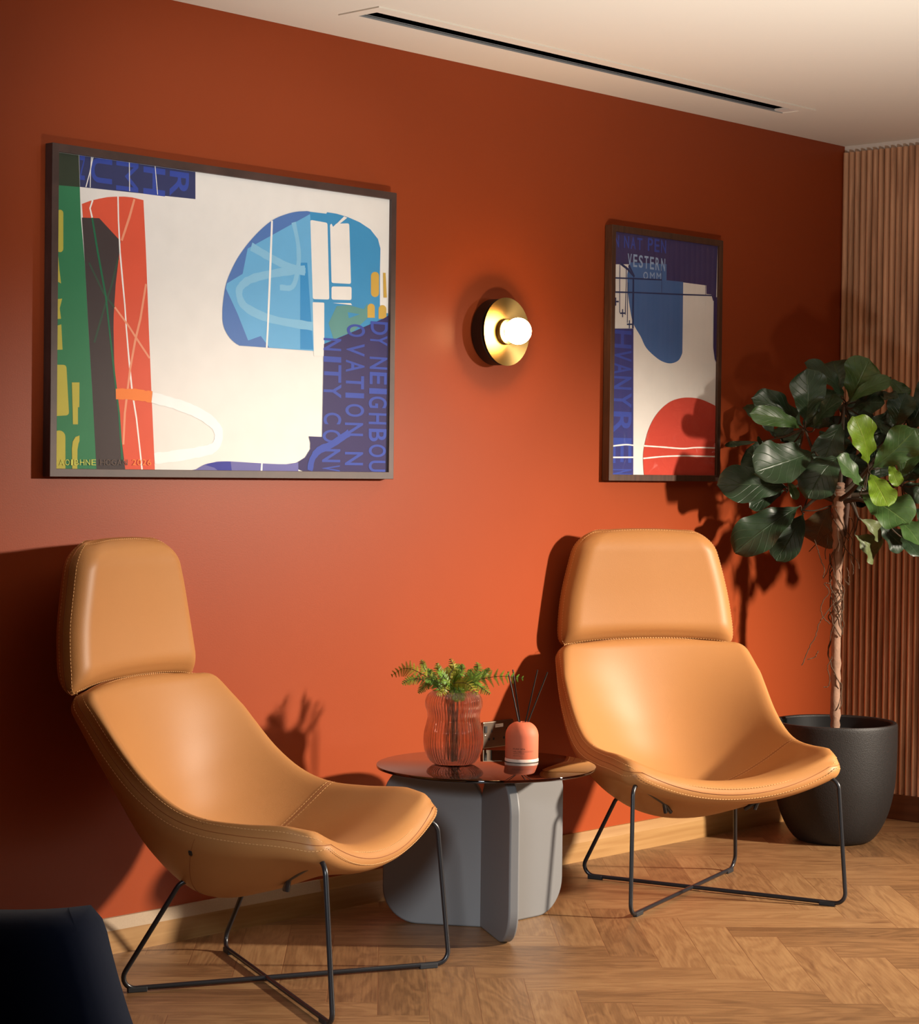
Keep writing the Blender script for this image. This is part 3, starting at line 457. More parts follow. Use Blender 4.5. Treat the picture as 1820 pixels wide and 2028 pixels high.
def floor_mat():
    m, N, L, b = new_mat('oak_herringbone')
    uv = N.new('ShaderNodeUVMap'); uv.uv_map = 'UVMap'
    rn = N.new('ShaderNodeUVMap'); rn.uv_map = 'Rnd'
    def mth(op, a, bb=None, clamp=False):
        n = N.new('ShaderNodeMath'); n.operation = op; n.use_clamp = clamp
        for i, x in enumerate((a, bb)):
            if x is None: continue
            if isinstance(x, (int, float)): n.inputs[i].default_value = x
            else: L.new(x, n.inputs[i])
        return n.outputs[0]
    s = N.new('ShaderNodeSeparateXYZ'); L.new(uv.outputs[0], s.inputs[0])
    r = N.new('ShaderNodeSeparateXYZ'); L.new(rn.outputs[0], r.inputs[0])
    u, v = s.outputs['X'], s.outputs['Y']; r1, r2 = r.outputs['X'], r.outputs['Y']
    def coords(su, sv):
        c = N.new('ShaderNodeCombineXYZ')
        L.new(mth('MULTIPLY', u, su), c.inputs[0]); L.new(mth('MULTIPLY', v, sv), c.inputs[1]); L.new(mth('MULTIPLY', r1, 97), c.inputs[2])
        return c.outputs[0]
    def noise(vec, sc_, det, dist=0):
        n = N.new('ShaderNodeTexNoise'); n.inputs['Scale'].default_value = sc_; n.inputs['Detail'].default_value = det; n.inputs['Distortion'].default_value = dist
        L.new(vec, n.inputs['Vector']); return n.outputs['Fac']
    broad = noise(coords(2.2, 9), 1, 3, .6)
    rings = mth('SINE', mth('MULTIPLY', broad, 46))
    rings = mth('MULTIPLY', mth('ADD', rings, 1), .5)
    grain = noise(coords(7, 170), 1, 5, .2)
    pore = noise(coords(26, 620), 1, 2)
    knot = mth('SUBTRACT', mth('MULTIPLY', noise(coords(4.5, 16), 1, 2, .8), 4.2), 2.75, True)
    tone = mth('ADD', mth('MULTIPLY', r2, .50), mth('MULTIPLY', grain, .80))
    tone = mth('ADD', tone, mth('MULTIPLY', rings, .24))
    tone = mth('SUBTRACT', tone, .28)
    ramp = N.new('ShaderNodeValToRGB'); L.new(tone, ramp.inputs[0])
    e = ramp.color_ramp.elements; e[0].position = .1; e[0].color = rgb(98, 69, 42); e[1].position = .95; e[1].color = rgb(151, 116, 77)
    k = e.new(.5); k.color = rgb(128, 93, 59)
    dark = N.new('ShaderNodeMix'); dark.data_type = 'RGBA'; dark.blend_type = 'MULTIPLY'
    L.new(ramp.outputs[0], dark.inputs['A']); dark.inputs['B'].default_value = rgb(140, 96, 66)
    L.new(mth('ADD', mth('MULTIPLY', knot, .8), mth('MULTIPLY', mth('GREATER_THAN', pore, .62), .18), True), dark.inputs['Factor'])
    # seams between boards: dark on one long edge, pale micro bevel on the other
    du = mth('MINIMUM', u, mth('SUBTRACT', PL, u)); dv = mth('MINIMUM', v, mth('SUBTRACT', PW, v))
    d = mth('MINIMUM', du, dv)
    seam = mth('LESS_THAN', d, .0009)
    sm = N.new('ShaderNodeMix'); sm.data_type = 'RGBA'
    L.new(seam, sm.inputs['Factor']); L.new(dark.outputs['Result'], sm.inputs['A']); sm.inputs['B'].default_value = rgb(110, 72, 44)
    L.new(sm.outputs['Result'], b.inputs['Base Color'])
    bev = mth('MULTIPLY', d, 400, True)
    h = mth('ADD', bev, mth('MULTIPLY', grain, .25))
    bp = N.new('ShaderNodeBump'); bp.inputs['Strength'].default_value = .25; bp.inputs['Distance'].default_value = .0012
    L.new(h, bp.inputs['Height']); L.new(bp.outputs[0], b.inputs['Normal'])
    b.inputs['Roughness'].default_value = .42
    return m

# ------------------------------------------------------------------ room shell
H = 2.6
PL, PW = .63, .126
def make_floor():
    mb = MB()
    a0, b0 = -1.4036, 2.7764
    ea = Vector((.70711, -.70711, 0)); eb = Vector((-.70711, -.70711, 0))
    rnd = random.Random(3)
    X0, X1, Y0, Y1 = -9.2, 2.6, -9.2, 0.0
    def clip(poly):
        for ax, val, sgn in ((0, X0, 1), (0, X1, -1), (1, Y0, 1), (1, Y1, -1)):
            out = []
            for i in range(len(poly)):
                p, q = poly[i - 1], poly[i]
                dp = (p[0][ax] - val) * sgn; dq = (q[0][ax] - val) * sgn
                if (dp >= 0) != (dq >= 0):
                    t = dp / (dp - dq)
                    out.append((p[0].lerp(q[0], t), (p[1][0] + (q[1][0] - p[1][0]) * t, p[1][1] + (q[1][1] - p[1][1]) * t)))
                if dq >= 0: out.append(q)
            poly = out
            if not poly: break
        return poly
    for j in range(-14, 15):
        for k in range(-70, 71):
            A = a0 + k * PW + j * PL; B = b0 + k * PW - j * PL
            for (aa, ab, ba, bb, hor) in ((A, A + PL, B, B + PW, 1), (A + PL - PW, A + PL, B - PL, B, 0)):
                c = ea * (aa + ab) / 2 + eb * (ba + bb) / 2
                if not (X0 - .5 < c.x < X1 + .5 and Y0 - .5 < c.y < Y1 + .5): continue
                P = [(aa, ba), (ab, ba), (ab, bb), (aa, bb)]
                poly = []
                for pa, pb in P:
                    w = ea * pa + eb * pb
                    uvp = (pa - aa, pb - ba) if hor else (pb - ba, pa - aa)
                    poly.append((w, uvp))
                poly = clip(poly)
                if len(poly) < 3: continue
                mb.add([p[0] for p in poly], [tuple(range(len(poly)))], 0, [p[1] for p in poly], (rnd.random(), rnd.random()))
    o = mb.build('floor', floor_mat(), smooth=False)
    tag(o, 'oak herringbone floor of the lounge', 'floor', kind='structure')
    me = o.data
    bm = bmesh.new(); bm.from_mesh(me)
    for f in bm.faces:
        if f.normal.z < 0: f.normal_flip()
    bm.to_mesh(me); bm.free()
make_floor()

mb = MB(); mb.box(-9.2, .15, 0, .15, -.1, H + .1)
tag(mb.build('wall_back', M['wall'], smooth=False), 'terracotta painted wall behind the chairs', 'wall', kind='structure')
RY = -1.95
mb = MB(); mb.box(0, .15, RY, 0, -.1, H + .1)
tag(mb.build('wall_right', M['white'], smooth=False), 'side wall behind the walnut slats, white strip along its top', 'wall', kind='structure')
# slat cladding
mb = MB()
ST, SB, PITCH = 2.573, .098, .0266
mb.box(-.004, 0, RY, 0, SB, ST, 1)
n = int(-RY / PITCH)
for i in range(n):
    y = -.013 - i * PITCH
    vs = []; fs = []
    K = 9
    for zz in (SB, ST):
        for k in range(K):
            a = PI * k / (K - 1)
            vs.append((-.004 - .014 * math.sin(a) - (.003 if 0 < k < K - 1 else 0), y + .0105 * math.cos(a), zz))
    for k in range(K - 1): fs.append((k, k + 1, K + k + 1, K + k))
    fs.append(tuple(range(K))); fs.append(tuple(K + k for k in range(K)))
    mb.add(vs, fs, 0)
tag(mb.build('trim_1', [M['walnut'], M['backing']], angle=60), 'vertical walnut slat cladding on the side wall', 'wall cladding', kind='structure')
mb = MB(); mb.box(-.022, 0, RY, -.018, 0, SB)
tag(mb.build('baseboard_right', M['walnut_dark'], smooth=False, bevel=.002), 'dark walnut skirting board under the slats', 'baseboard', kind='structure')

# skirting along the terracotta wall, splayed pale top edge left of the table
mb = MB()
def skirt(x0, x1, m2):
    pr = [(0, 0), (-.018, 0), (-.018, .064), (-.010, .097), (0, .097)]
    vs = [(x, y, z) for x in (x0, x1) for y, z in pr]
    mb.add(vs, [(0, 1, 6, 5), (1, 2, 7, 6)], 0); mb.add(vs, [(2, 3, 8, 7), (3, 4, 9, 8)], m2)
    mb.add(vs, [(0, 4, 3, 2, 1), (5, 6, 7, 8, 9)], 0)
skirt(-9.2, -2.78, 1); skirt(-2.78, 0, 0)
tag(mb.build('baseboard_back', [M['oak'], M['oak_raw']], smooth=False), 'pale oak skirting board along the terracotta wall', 'baseboard', kind='structure')

# ceiling with a slot cut for the air vent
VX0, VX1, VY0, VY1 = -2.904, -.81, -.335, -.260
mb = MB()
for x0, x1, y0, y1 in ((-9.2, VX0, -9.2, 0), (VX1, 2.6, -9.2, 0), (VX0, VX1, -9.2, VY0), (VX0, VX1, VY1, 0)):
    mb.box(x0, x1, y0, y1, H, H + .02)
tag(mb.build('ceiling', M['ceiling'], smooth=False), 'plain beige ceiling', 'ceiling', kind='structure')

vent = empty('air_vent', ((VX0 + VX1) / 2, (VY0 + VY1) / 2, H))
tag(vent, 'long narrow slot air vent set in the ceiling beside the terracotta wall', 'air vent')
cx, cy = vent.location.x, vent.location.y
mb = MB()
FX0, FX1, FY0, FY1 = -2.945 - cx, -.783 - cx, -.385 - cy, -.222 - cy
ix0, ix1, iy0, iy1 = VX0 - cx, VX1 - cx, VY0 - cy, VY1 - cy
for x0, x1, y0, y1 in ((FX0, ix0, FY0, FY1), (ix1, FX1, FY0, FY1), (ix0, ix1, FY0, iy0), (ix0, ix1, iy1, FY1)):
    mb.box(x0, x1, y0, y1, -.004, 0)
mb.build('frame', M['ceiling'], vent, smooth=False)
mb = MB()
mb.box(ix0, ix1, iy0 - .002, iy0, 0, .09); mb.box(ix0, ix1, iy1, iy1 + .002, .0, .09); mb.box(ix0, ix1, iy0, iy1, .09, .092)
mb.box(ix0 - .002, ix0, iy0, iy1, 0, .09); mb.box(ix1, ix1 + .002, iy0, iy1, 0, .09)
mb.build('duct_box', M['vent_black'], vent, smooth=False)
mb = MB()
mb.box(ix0, ix1, iy1 - .003, iy1, -.004, .0025); mb.box(ix0, ix1, iy1 - .004, iy1, .004, .0058)
mb.build('deflector_blade', M['vent_grey'], vent, smooth=False, bevel=.001)
mb = MB(); mb.box(ix1 - .05, ix1 - .0, iy0, iy1, -.001, .006)
mb.build('end_cap', M['white'], vent, smooth=False)

# ------------------------------------------------------------------ pictures
GLY = {}
def glyph(ch, bold=0):
    key = (ch, bold)
    if key in GLY: return GLY[key]
    cu = bpy.data.curves.new('g', 'FONT'); cu.body = ch; cu.fill_mode = 'FRONT'; cu.offset = bold
    o = bpy.data.objects.new('g', cu); COL.objects.link(o)
    dg = bpy.context.evaluated_depsgraph_get(); ev = o.evaluated_get(dg); me = ev.to_mesh()
    v = np.array([tuple(p.co)[:2] for p in me.vertices]); f = [tuple(p.vertices) for p in me.polygons]
    ev.to_mesh_clear(); bpy.data.objects.remove(o); bpy.data.curves.remove(cu)
    v = (v - v.min(0)) / np.maximum(v.max(0) - v.min(0), 1e-6)
    GLY[key] = (v, f); return GLY[key]
def textline(s):
    cu = bpy.data.curves.new('g', 'FONT'); cu.body = s; cu.fill_mode = 'FRONT'
    o = bpy.data.objects.new('g', cu); COL.objects.link(o)
    dg = bpy.context.evaluated_depsgraph_get(); ev = o.evaluated_get(dg); me = ev.to_mesh()
    v = np.array([tuple(p.co)[:2] for p in me.vertices]); f = [tuple(p.vertices) for p in me.polygons]
    ev.to_mesh_clear(); bpy.data.objects.remove(o); bpy.data.curves.remove(cu)
    v[:, 0] -= v[:, 0].min(); return v, f

INK = dict(cream=(238, 234, 228), cream2=(240, 235, 228), green=(58, 128, 88), green_dark=(58, 66, 52), indigo=(60, 64, 104), letter_blue=(62, 80, 166),
           red=(226, 92, 66), charcoal=(72, 62, 62), chalk=(250, 246, 240), peach=(240, 158, 124), green_dim=(62, 84, 68), green_line=(40, 110, 76), yellow=(190, 180, 78),
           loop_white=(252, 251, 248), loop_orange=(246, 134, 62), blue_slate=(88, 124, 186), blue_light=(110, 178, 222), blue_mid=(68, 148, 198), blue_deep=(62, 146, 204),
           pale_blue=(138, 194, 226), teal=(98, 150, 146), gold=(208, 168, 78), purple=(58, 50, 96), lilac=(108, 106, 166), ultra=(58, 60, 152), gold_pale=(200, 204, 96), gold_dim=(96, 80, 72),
           gold_orange=(248, 140, 66), indigo_r=(66, 60, 104), torso=(74, 110, 166), iron=(48, 60, 102), pale_letter=(150, 174, 208), indigo_l=(60, 62, 124), red_r=(204, 74, 58))
INKM = {}
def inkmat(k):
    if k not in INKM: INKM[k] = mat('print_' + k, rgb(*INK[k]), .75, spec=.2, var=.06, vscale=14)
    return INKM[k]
def picture(x0, x1, z0, z1, art, label, fm, pane, name='framed_print'):
    root = empty(name, ((x0 + x1) / 2, 0, z0))
    tag(root, label, 'picture')
    ox, oz = root.location.x, z0
    W, Hh = x1 - x0, z1 - z0; FWD = .0215; D0, D1 = -.004, -.035
    mb = MB()
    # mitred frame bars
    xi0, xi1, zi0, zi1 = x0 - ox, x1 - ox, 0, Hh
    xo0, xo1, zo0, zo1 = xi0 - FWD, xi1 + FWD, zi0 - FWD, zi1 + FWD
    inner = [(xi0, zi0), (xi1, zi0), (xi1, zi1), (xi0, zi1)]; outer = [(xo0, zo0), (xo1, zo0), (xo1, zo1), (xo0, zo1)]
    vs = [(x, D1, z) for x, z in outer] + [(x, D1, z) for x, z in inner] + [(x, D0, z) for x, z in outer] + [(x, D0, z) for x, z in inner]
    fs = []
    for i in range(4):
        j = (i + 1) % 4
        fs += [(i, j, 4 + j, 4 + i), (8 + i, 8 + j, j, i), (4 + i, 4 + j, 12 + j, 12 + i), (12 + i, 12 + j, 8 + j, 8 + i)]
    mb.add(vs, fs)
    mb.build('frame', fm, root, smooth=False, bevel=.0012, seg=2)
    # the print
    keys = ['cream']; mb = MB()
    mb.add([(xi0, -.025, 0), (xi1, -.025, 0), (xi1, -.025, Hh), (xi0, -.025, Hh)], [(0, 1, 2, 3)], 0)
    bmm = MB()
    for i, a in enumerate(art):
        if a[1] not in keys: keys.append(a[1])
        mi = keys.index(a[1]); y = -.0251 - i * .00003
        if a[0] == 'p':
            mb.add([(xi0 + p[0] / 1000, y, p[1] / 1000) for p in a[2]], [tuple(range(len(a[2])))], mi)
        elif a[0] == 'l':
            w = a[2] / 2000; P = [Vector((p[0] / 1000, p[1] / 1000)) for p in a[3]]
            vs = []
            for q in range(len(P)):
                t = (P[min(q + 1, len(P) - 1)] - P[max(q - 1, 0)])
                t = t.normalized() if t.length > 1e-6 else Vector((1, 0))
                nn = Vector((-t.y, t.x)); jit = 1 + random.uniform(-.1, .1)
                for sg in (1, -1):
                    p = P[q] + nn * w * sg * jit
                    vs.append((xi0 + min(max(p.x, 0), W), y, min(max(p.y, 0), Hh)))
            mb.add(vs, [(2 * q, 2 * q + 1, 2 * q + 3, 2 * q + 2) for q in range(len(P) - 1)], mi)
        else:
            v, f = glyph(a[2], 0 if a[1].startswith('gold') or a[2] in 'MW' else .016); bx0, bz0, bx1, bz1 = [c / 1000 for c in a[4]]
            if a[3]: vs = [(xi0 + bx0 + p[1] * (bx1 - bx0), y, bz1 - p[0] * (bz1 - bz0)) for p in v]
            else: vs = [(xi0 + bx0 + p[0] * (bx1 - bx0), y, bz0 + p[1] * (bz1 - bz0)) for p in v]
            mb.add(vs, f, mi)
    o = mb.build('art_print', [inkmat(k) for k in keys], root, smooth=False)
    bm = bmesh.new(); bm.from_mesh(o.data)
    for f in bm.faces:
        if f.normal.y > 0: f.normal_flip()
    bmesh.ops.triangulate(bm, faces=[f for f in bm.faces if len(f.verts) > 4], ngon_method='EAR_CLIP')
    bm.to_mesh(o.data); bm.free()
    mb = MB(); mb.add([(xi0, -.032, 0), (xi1, -.032, 0), (xi1, -.032, Hh), (xi0, -.032, Hh)], [(0, 1, 2, 3)]); mb.build('glass_pane', pane, root, smooth=False)
    mb = MB(); mb.box(xi0, xi1, -.02, -.004, 0, Hh); mb.build('back_board', M['frame'], root, smooth=False)
    return root
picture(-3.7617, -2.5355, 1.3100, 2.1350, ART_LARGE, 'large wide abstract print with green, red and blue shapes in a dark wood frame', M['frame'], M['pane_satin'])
p2 = picture(-1.4541, -.8605, 1.3100, 2.1365, ART_SMALL, 'narrow upright abstract print with a red circle in a brown wood frame', M['frame_brown'], M['pane'])

# ------------------------------------------------------------------ wall lamp
lamp = empty('wall_lamp', (-2.036, 0, 1.762)); tag(lamp, 'round brass wall lamp with a glowing globe bulb between the two pictures', 'lamp')
mb = MB(); mb.lathe([(.098, 0), (.106, .006), (.106, .046), (.096, .05)], 72, axis='y'); mb.build('back_drum', M['bronze'], lamp)
mb = MB(); mb.lathe([(.02, .05), (.1075, .060), (.1087, .0615), (.1085, .0625), (.070, .058), (.042, .0555), (.02, .0552)], 96, axis='y', capb=True, capt=True); mb.build('brass_dish', M['brass'], lamp)
mb = MB(); mb.lathe([(.041, .054), (.041, .066), (.039, .068), (.018, .068)], 64, axis='y'); mb.build('brass_collar', M['brass'], lamp)
mb = MB(); mb.lathe([(.017, .066), (.017, .080)], 32, axis='y'); mb.build('bulb_holder', M['bronze'], lamp)
mb = MB(); BR = .0425; mb.lathe([(BR * math.sin(PI * k / 24), +.110 - BR * math.cos(PI * k / 24)) for k in range(1, 24)], 48, axis='y'); mb.build('globe_bulb', M['bulb'], lamp, angle=180)

# ------------------------------------------------------------------ wall socket
sock = empty('wall_socket', (-1.993, 0, .4665)); tag(sock, 'brushed steel double wall socket behind the glass side table', 'socket')
mb = MB(); mb.box(-.073, .073, -.009, 0, -.043, .043); mb.build('plate', M['steel'], sock, smooth=False, bevel=.003)
for sx in (-.036, .036):
    for dx, dz, w, h in ((.004, .012, .0045, .010), (-.009, -.014, .0075, .0075), (.013, -.014, .0075, .0075)):
        mb = MB(); mb.box(sx + dx - w / 2, sx + dx + w / 2, -.0096, -.0085, dz - h / 2, dz + h / 2); mb.build('pin_hole', M['socket_hole'], sock, smooth=False)
for sx in (-.062, .062):
    mb = MB(); mb.box(sx - .0055, sx + .0055, -.012, -.0085, .008, .030); mb.build('switch', M['socket_hole'], sock, smooth=False, bevel=.001)
    mb = MB(); mb.lathe([(.004, .0088), (.004, .0102), (.003, .0106)], 20, c=(sx, 0, -.002), axis='y'); mb.build('screw', M['steel'], sock)
mb = MB(); mb.box(-.016, .022, -.0098, -.009, .022, .033); st = mb.build('sticker', M['sticker'], sock, smooth=False)
v, f = textline('33 / RDB - 8'); mb = MB(); sc_ = .0032
mb.add([(-.009 + p[0] * sc_, -.0100, .0262 + p[1] * sc_) for p in v], f); mb.build('sticker_lettering', M['ink'], st, smooth=False)

# ------------------------------------------------------------------ lounge chairs
CREASE_R = .0009
RIM = [(-.418, .746, .334), (-.365, .692, .344), (-.29, .607, .355), (-.21, .530, .361), (-.12, .474, .365), (-.032, .449, .366), (.08, .440, .365), (.19, .438, .362), (.290, .428, .353)]
CEN = [(-.452, .766), (-.432, .69), (-.400, .580), (-.358, .462), (-.290, .345), (-.165, .252), (-.020, .274), (.140, .330), (.302, .354)]
HRIM = [(-.442, .741, .306), (-.452, .79, .312), (-.466, .90, .299), (-.472, 1.0, .275), (-.478, 1.08, .250), (-.482, 1.124, .232)]
HCEN = [(-.462, .760), (-.472, .80), (-.481, .90), (-.485, 1.0), (-.488, 1.08), (-.490, 1.130)]
class Shell:
    def __init__(s, rim, cen, pw, tin, tout, R, rc0, rc1, roll=0):
        s.roll = roll
        s.n = 60
        s.rim = np.array(catmull(rim, 12)); s.cen = np.array(catmull([c + (0,) for c in cen], 12))[:, :2]
        K = len(s.rim)
        d = np.r_[0, np.cumsum(np.hypot(np.diff(s.rim[:, 0]), np.diff(s.rim[:, 1])))]
        s.d = d; s.len = d[-1]; s.pw = pw; s.tin = tin; s.tout = tout; s.R = R; s.rc0 = rc0; s.rc1 = rc1
    def at(s, arr, l):
        return np.array([np.interp(l, s.d, arr[:, k]) for k in range(arr.shape[1])])
    def corner(s, l):
        c = 0
        if l < s.rc0: c = s.rc0 * (1 - math.sqrt(max(0, 1 - ((s.rc0 - l) / s.rc0) ** 2)))
        e = s.len - l
        if e < s.rc1: c = s.rc1 * (1 - math.sqrt(max(0, 1 - ((s.rc1 - e) / s.rc1) ** 2)))
        return c
    def mid(s, u, l):
        r = s.at(s.rim, l); c = s.at(s.cen, l)
        w = r[2] - s.corner(l)
        k = 1 - abs(u) ** s.pw
        p = r[:2] + (c - r[:2]) * k
        return np.array([w * u, p[0], p[1]])
    def normal(s, u, l):
        e = .004
        a = s.mid(min(u + e, 1), l) - s.mid(max(u - e, -1), l)
        b = s.mid(u, min(l + e, s.len)) - s.mid(u, max(l - e, 0))
        n = np.cross(a, b); n /= (np.linalg.norm(n) + 1e-12)
        return n
    def thick(s, u, l):
        r = s.at(s.rim, l)[2] - s.corner(l)
        du = (1 - abs(u)) * r * 1.15; dv = min(l, s.len - l)
        f = 1
        for dd in (du, dv):
            q = min(dd / s.R, 1); f *= math.sqrt(max(0, 1 - (1 - q) ** 2))
        return f
    def surf(s, u, l, side):
        n = s.normal(u, l)
        if n[1] < 0 and False: n = -n
        t = s.thick(u, l) * (s.tin if side > 0 else s.tout)
        p = s.mid(u, l) + n * s.sgn * side * t
        if side > 0 and s.roll:
            w = s.at(s.rim, l)[2] - s.corner(l); d = (1 - abs(u)) * w * 1.15
            b = (d / .018) * math.exp(1 - d / .018)
            e = .02; u1 = 1 - e if u > 0 else -1 + e
            tg = s.mid(math.copysign(1, u), l) - s.mid(math.copysign(1 - 4 * e, u), l); tg /= np.linalg.norm(tg) + 1e-9
            k = min(1, max(0, l - .02) / .12) * min(1, max(0, s.len - l) / .10)
            p = p + tg * s.roll * b * k
        return p
    def mesh(s, name, m, parent):
        U = [math.copysign(1 - (1 - abs(x)) ** 1.7, x) for x in np.linspace(-1, 1, 61)]
        L = [s.len * (.5 - .5 * math.cos(PI * x)) * .55 + s.len * x * .45 for x in np.linspace(0, 1, 64)]
        # orientation: the inner side faces the sitter (+Y / +Z)
        s.sgn = 1
        nn = s.normal(0, s.len * .5)
        if nn[1] + nn[2] < 0: s.sgn = -1
        nu, nl = len(U), len(L); vs = []; idx = {}
        for side in (1, -1):
            for i, u in enumerate(U):
                for j, l in enumerate(L):
                    bd = i in (0, nu - 1) or j in (0, nl - 1)
                    if side < 0 and bd: idx[(side, i, j)] = idx[(1, i, j)]; continue
                    idx[(side, i, j)] = len(vs); vs.append(s.surf(u, l, side))
        fs = []
        for side in (1, -1):
            for i in range(nu - 1):
                for j in range(nl - 1):
                    q = [idx[(side, i, j)], idx[(side, i + 1, j)], idx[(side, i + 1, j + 1)], idx[(side, i, j + 1)]]
                    fs.append(tuple(q if side > 0 else q[::-1]))
        mb = MB(); mb.add(vs, fs)
        return mb.build(name, m, parent, angle=180)
    def rimline(s):
        P = []
        N_ = 160
        for k in range(N_ + 1): P.append((-1, s.len * k / N_))
        for k in range(1, 81): P.append((-1 + 2 * k / 80, s.len))
        for k in range(1, N_ + 1): P.append((1, s.len * (1 - k / N_)))
        for k in range(1, 81): P.append((1 - 2 * k / 80, 0))
        return P
def dashes(mb, pts, nrm, dash=.0060, gap=.0035, r=.0011):
    """little raised thread stitches along a polyline"""
    pts = [np.array(p) for p in pts]
    seg = np.r_[0, np.cumsum([np.linalg.norm(b - a) for a, b in zip(pts[:-1], pts[1:])])]
    A = np.array(pts); x = 0
    at = lambda l: np.array([np.interp(l, seg, A[:, k]) for k in range(3)])
    while x + dash < seg[-1]:
        mb.tube([at(x), at(x + dash)], r, 5); x += dash + gap

def rim_offset(sh, off, side):
    """a line that runs on the given side of the shell, a few mm in from the seam"""
    out = []
    for u, l in sh.rimline():
        w = sh.at(sh.rim, l)[2] - sh.corner(l)
        du = off / max(w, .05)
        uu = max(-1 + du, min(1 - du, u)); ll = max(off, min(sh.len - off, l))
        out.append(sh.surf(uu, ll, side))
    return out
def make_chair():
    root = empty('lounge_chair')
    sh = Shell(RIM, CEN, 2.1, .040, .034, .038, .050, .045, .024)
    seat = sh.mesh('seat_shell', M['leather'], root)
    hd = Shell(HRIM, HCEN, 2.4, .052, .038, .070, .022, .075)
    head = hd.mesh('headrest', M['leather'], root)
    for s_, par in ((sh, seat), (hd, head)):
        P = [s_.mid(u, l) for u, l in s_.rimline()]
        mb = MB(); mb.tube(P, CREASE_R, 6, cap=False); mb.build('seam', M['crease'], par)
        mb = MB()
        for side in (1, -1):
            dashes(mb, rim_offset(s_, .0035, side), None)
        mb.build('stitching', M['thread'], par, smooth=False)
    mb = MB(); mb.box(-.18, .18, -.482, -.474, .69, .86); mb.build('gap_light_stop', M['black_metal'], root, smooth=False, bevel=.004)  # added plate, stops light leaking between headrest and shell
    # cross seam between back and seat with its twin stitch rows
    l5 = float(np.interp(60, np.arange(len(sh.d)), sh.d))
    us = np.linspace(-.995, .995, 90)
    mb = MB(); mb.tube([sh.surf(u, l5, 1) for u in us], .0011, 6); mb.build('seam', M['crease'], seat)
    mb = MB()
    for dl in (-.007, .007): dashes(mb, [sh.surf(u, l5 + dl, 1) for u in us], None)
    mb.build('stitching', M['thread'], seat, smooth=False)
    mb = MB(); mb.tube([sh.surf(u, l5, -1) for u in np.linspace(-.995, .995, 90)], .0007, 5); mb.build('seam', M['crease'], seat)
    # little black care tag on the outer side seam
    for sg in (1,):
        c = sh.surf(.90 * sg, l5, -1); n = -sh.normal(.90 * sg, l5) * sh.sgn
        mb = MB(); e = Vector(c); nn = Vector(n).normalized(); up = Vector((0, .25, 1)); up = (up - nn * up.dot(nn)).normalized(); sd = up.cross(nn)
        vs = [e + up * a * .007 + sd * b * .004 + nn * k for k in (-.001, .004) for a, b in ((-1, -1), (1, -1), (1, 1), (-1, 1))]
        mb.add(vs, [(0, 1, 2, 3), (4, 5, 6, 7), (0, 1, 5, 4), (1, 2, 6, 5), (2, 3, 7, 6), (3, 0, 4, 7)])
        mb.build('side_tag', M['rubber'], seat, smooth=False)
    # two bent steel rods crossing on the floor
    R = .0064; z0 = R + .0035
    for sg in (1, -1):
        pts = [(sg * .150, .095, .272), (sg * .159, .103, .303), (sg * .336, .288, .401), (sg * .352, .322, z0), (0, 0, z0 + (.0 if sg > 0 else .0)), (-sg * .277, -.322, z0), (-sg * .204, -.172, .287), (-sg * .150, -.120, .270)]
        F = fillet(pts[:4] + pts[5:], .032)
        mb = MB(); mb.tube(F, R, 12); mb.build('leg_frame', M['black_metal'], root, angle=60)
        for (fx, fy), tip in (((sg * .352, .322), 1), ((-sg * .277, -.322), -1)):
            d = Vector((-sg * .277 - sg * .352, -.644, 0)).normalized() * tip
            p = Vector((fx, fy, 0)) + d * .034; q = Vector((fx, fy, 0)) + d * .084
            sd = Vector((-d.y, d.x, 0)) * .0072
            mb = MB(); vs = [a + b + Vector((0, 0, z)) for z in (0, .013) for a, b in ((p, sd), (q, sd), (q, -sd), (p, -sd))]
            mb.add(vs, [(0, 1, 2, 3), (4, 5, 6, 7), (0, 1, 5, 4), (1, 2, 6, 5), (2, 3, 7, 6), (3, 0, 4, 7)])
            mb.build('foot_glide', M['rubber'], root, smooth=False, bevel=.002)
        # fixing plate where the rod meets the shell
        mb = MB(); mb.tube([(sg * .125, .075, .270), (sg * .162, .106, .304)], .0068, 10); mb.build('fixing_bracket', M['black_metal'], root)
    return root
def kids(o): return [c for c in bpy.data.objects if c.parent == o]
def copy_tree(o, parent=None):
    c = o.copy(); COL.objects.link(c)
    if parent is not None: c.parent = parent
    for ch in kids(o): copy_tree(ch, c)
    return c
chairA = make_chair()
chairB = copy_tree(chairA)
for o, loc, hdg, lab in ((chairA, (-3.442, -.568, 0), -69.47, 'tan leather lounge chair with headrest under the large wide picture, left of the table'),
                         (chairB, (-1.715, -.607, 0), -119.97, 'tan leather lounge chair with headrest between the glass table and the potted fig')):
    o.location = loc; o.rotation_euler = (0, 0, math.radians(hdg - 90))
    tag(o, lab, 'chair', 'tan leather lounge chairs')

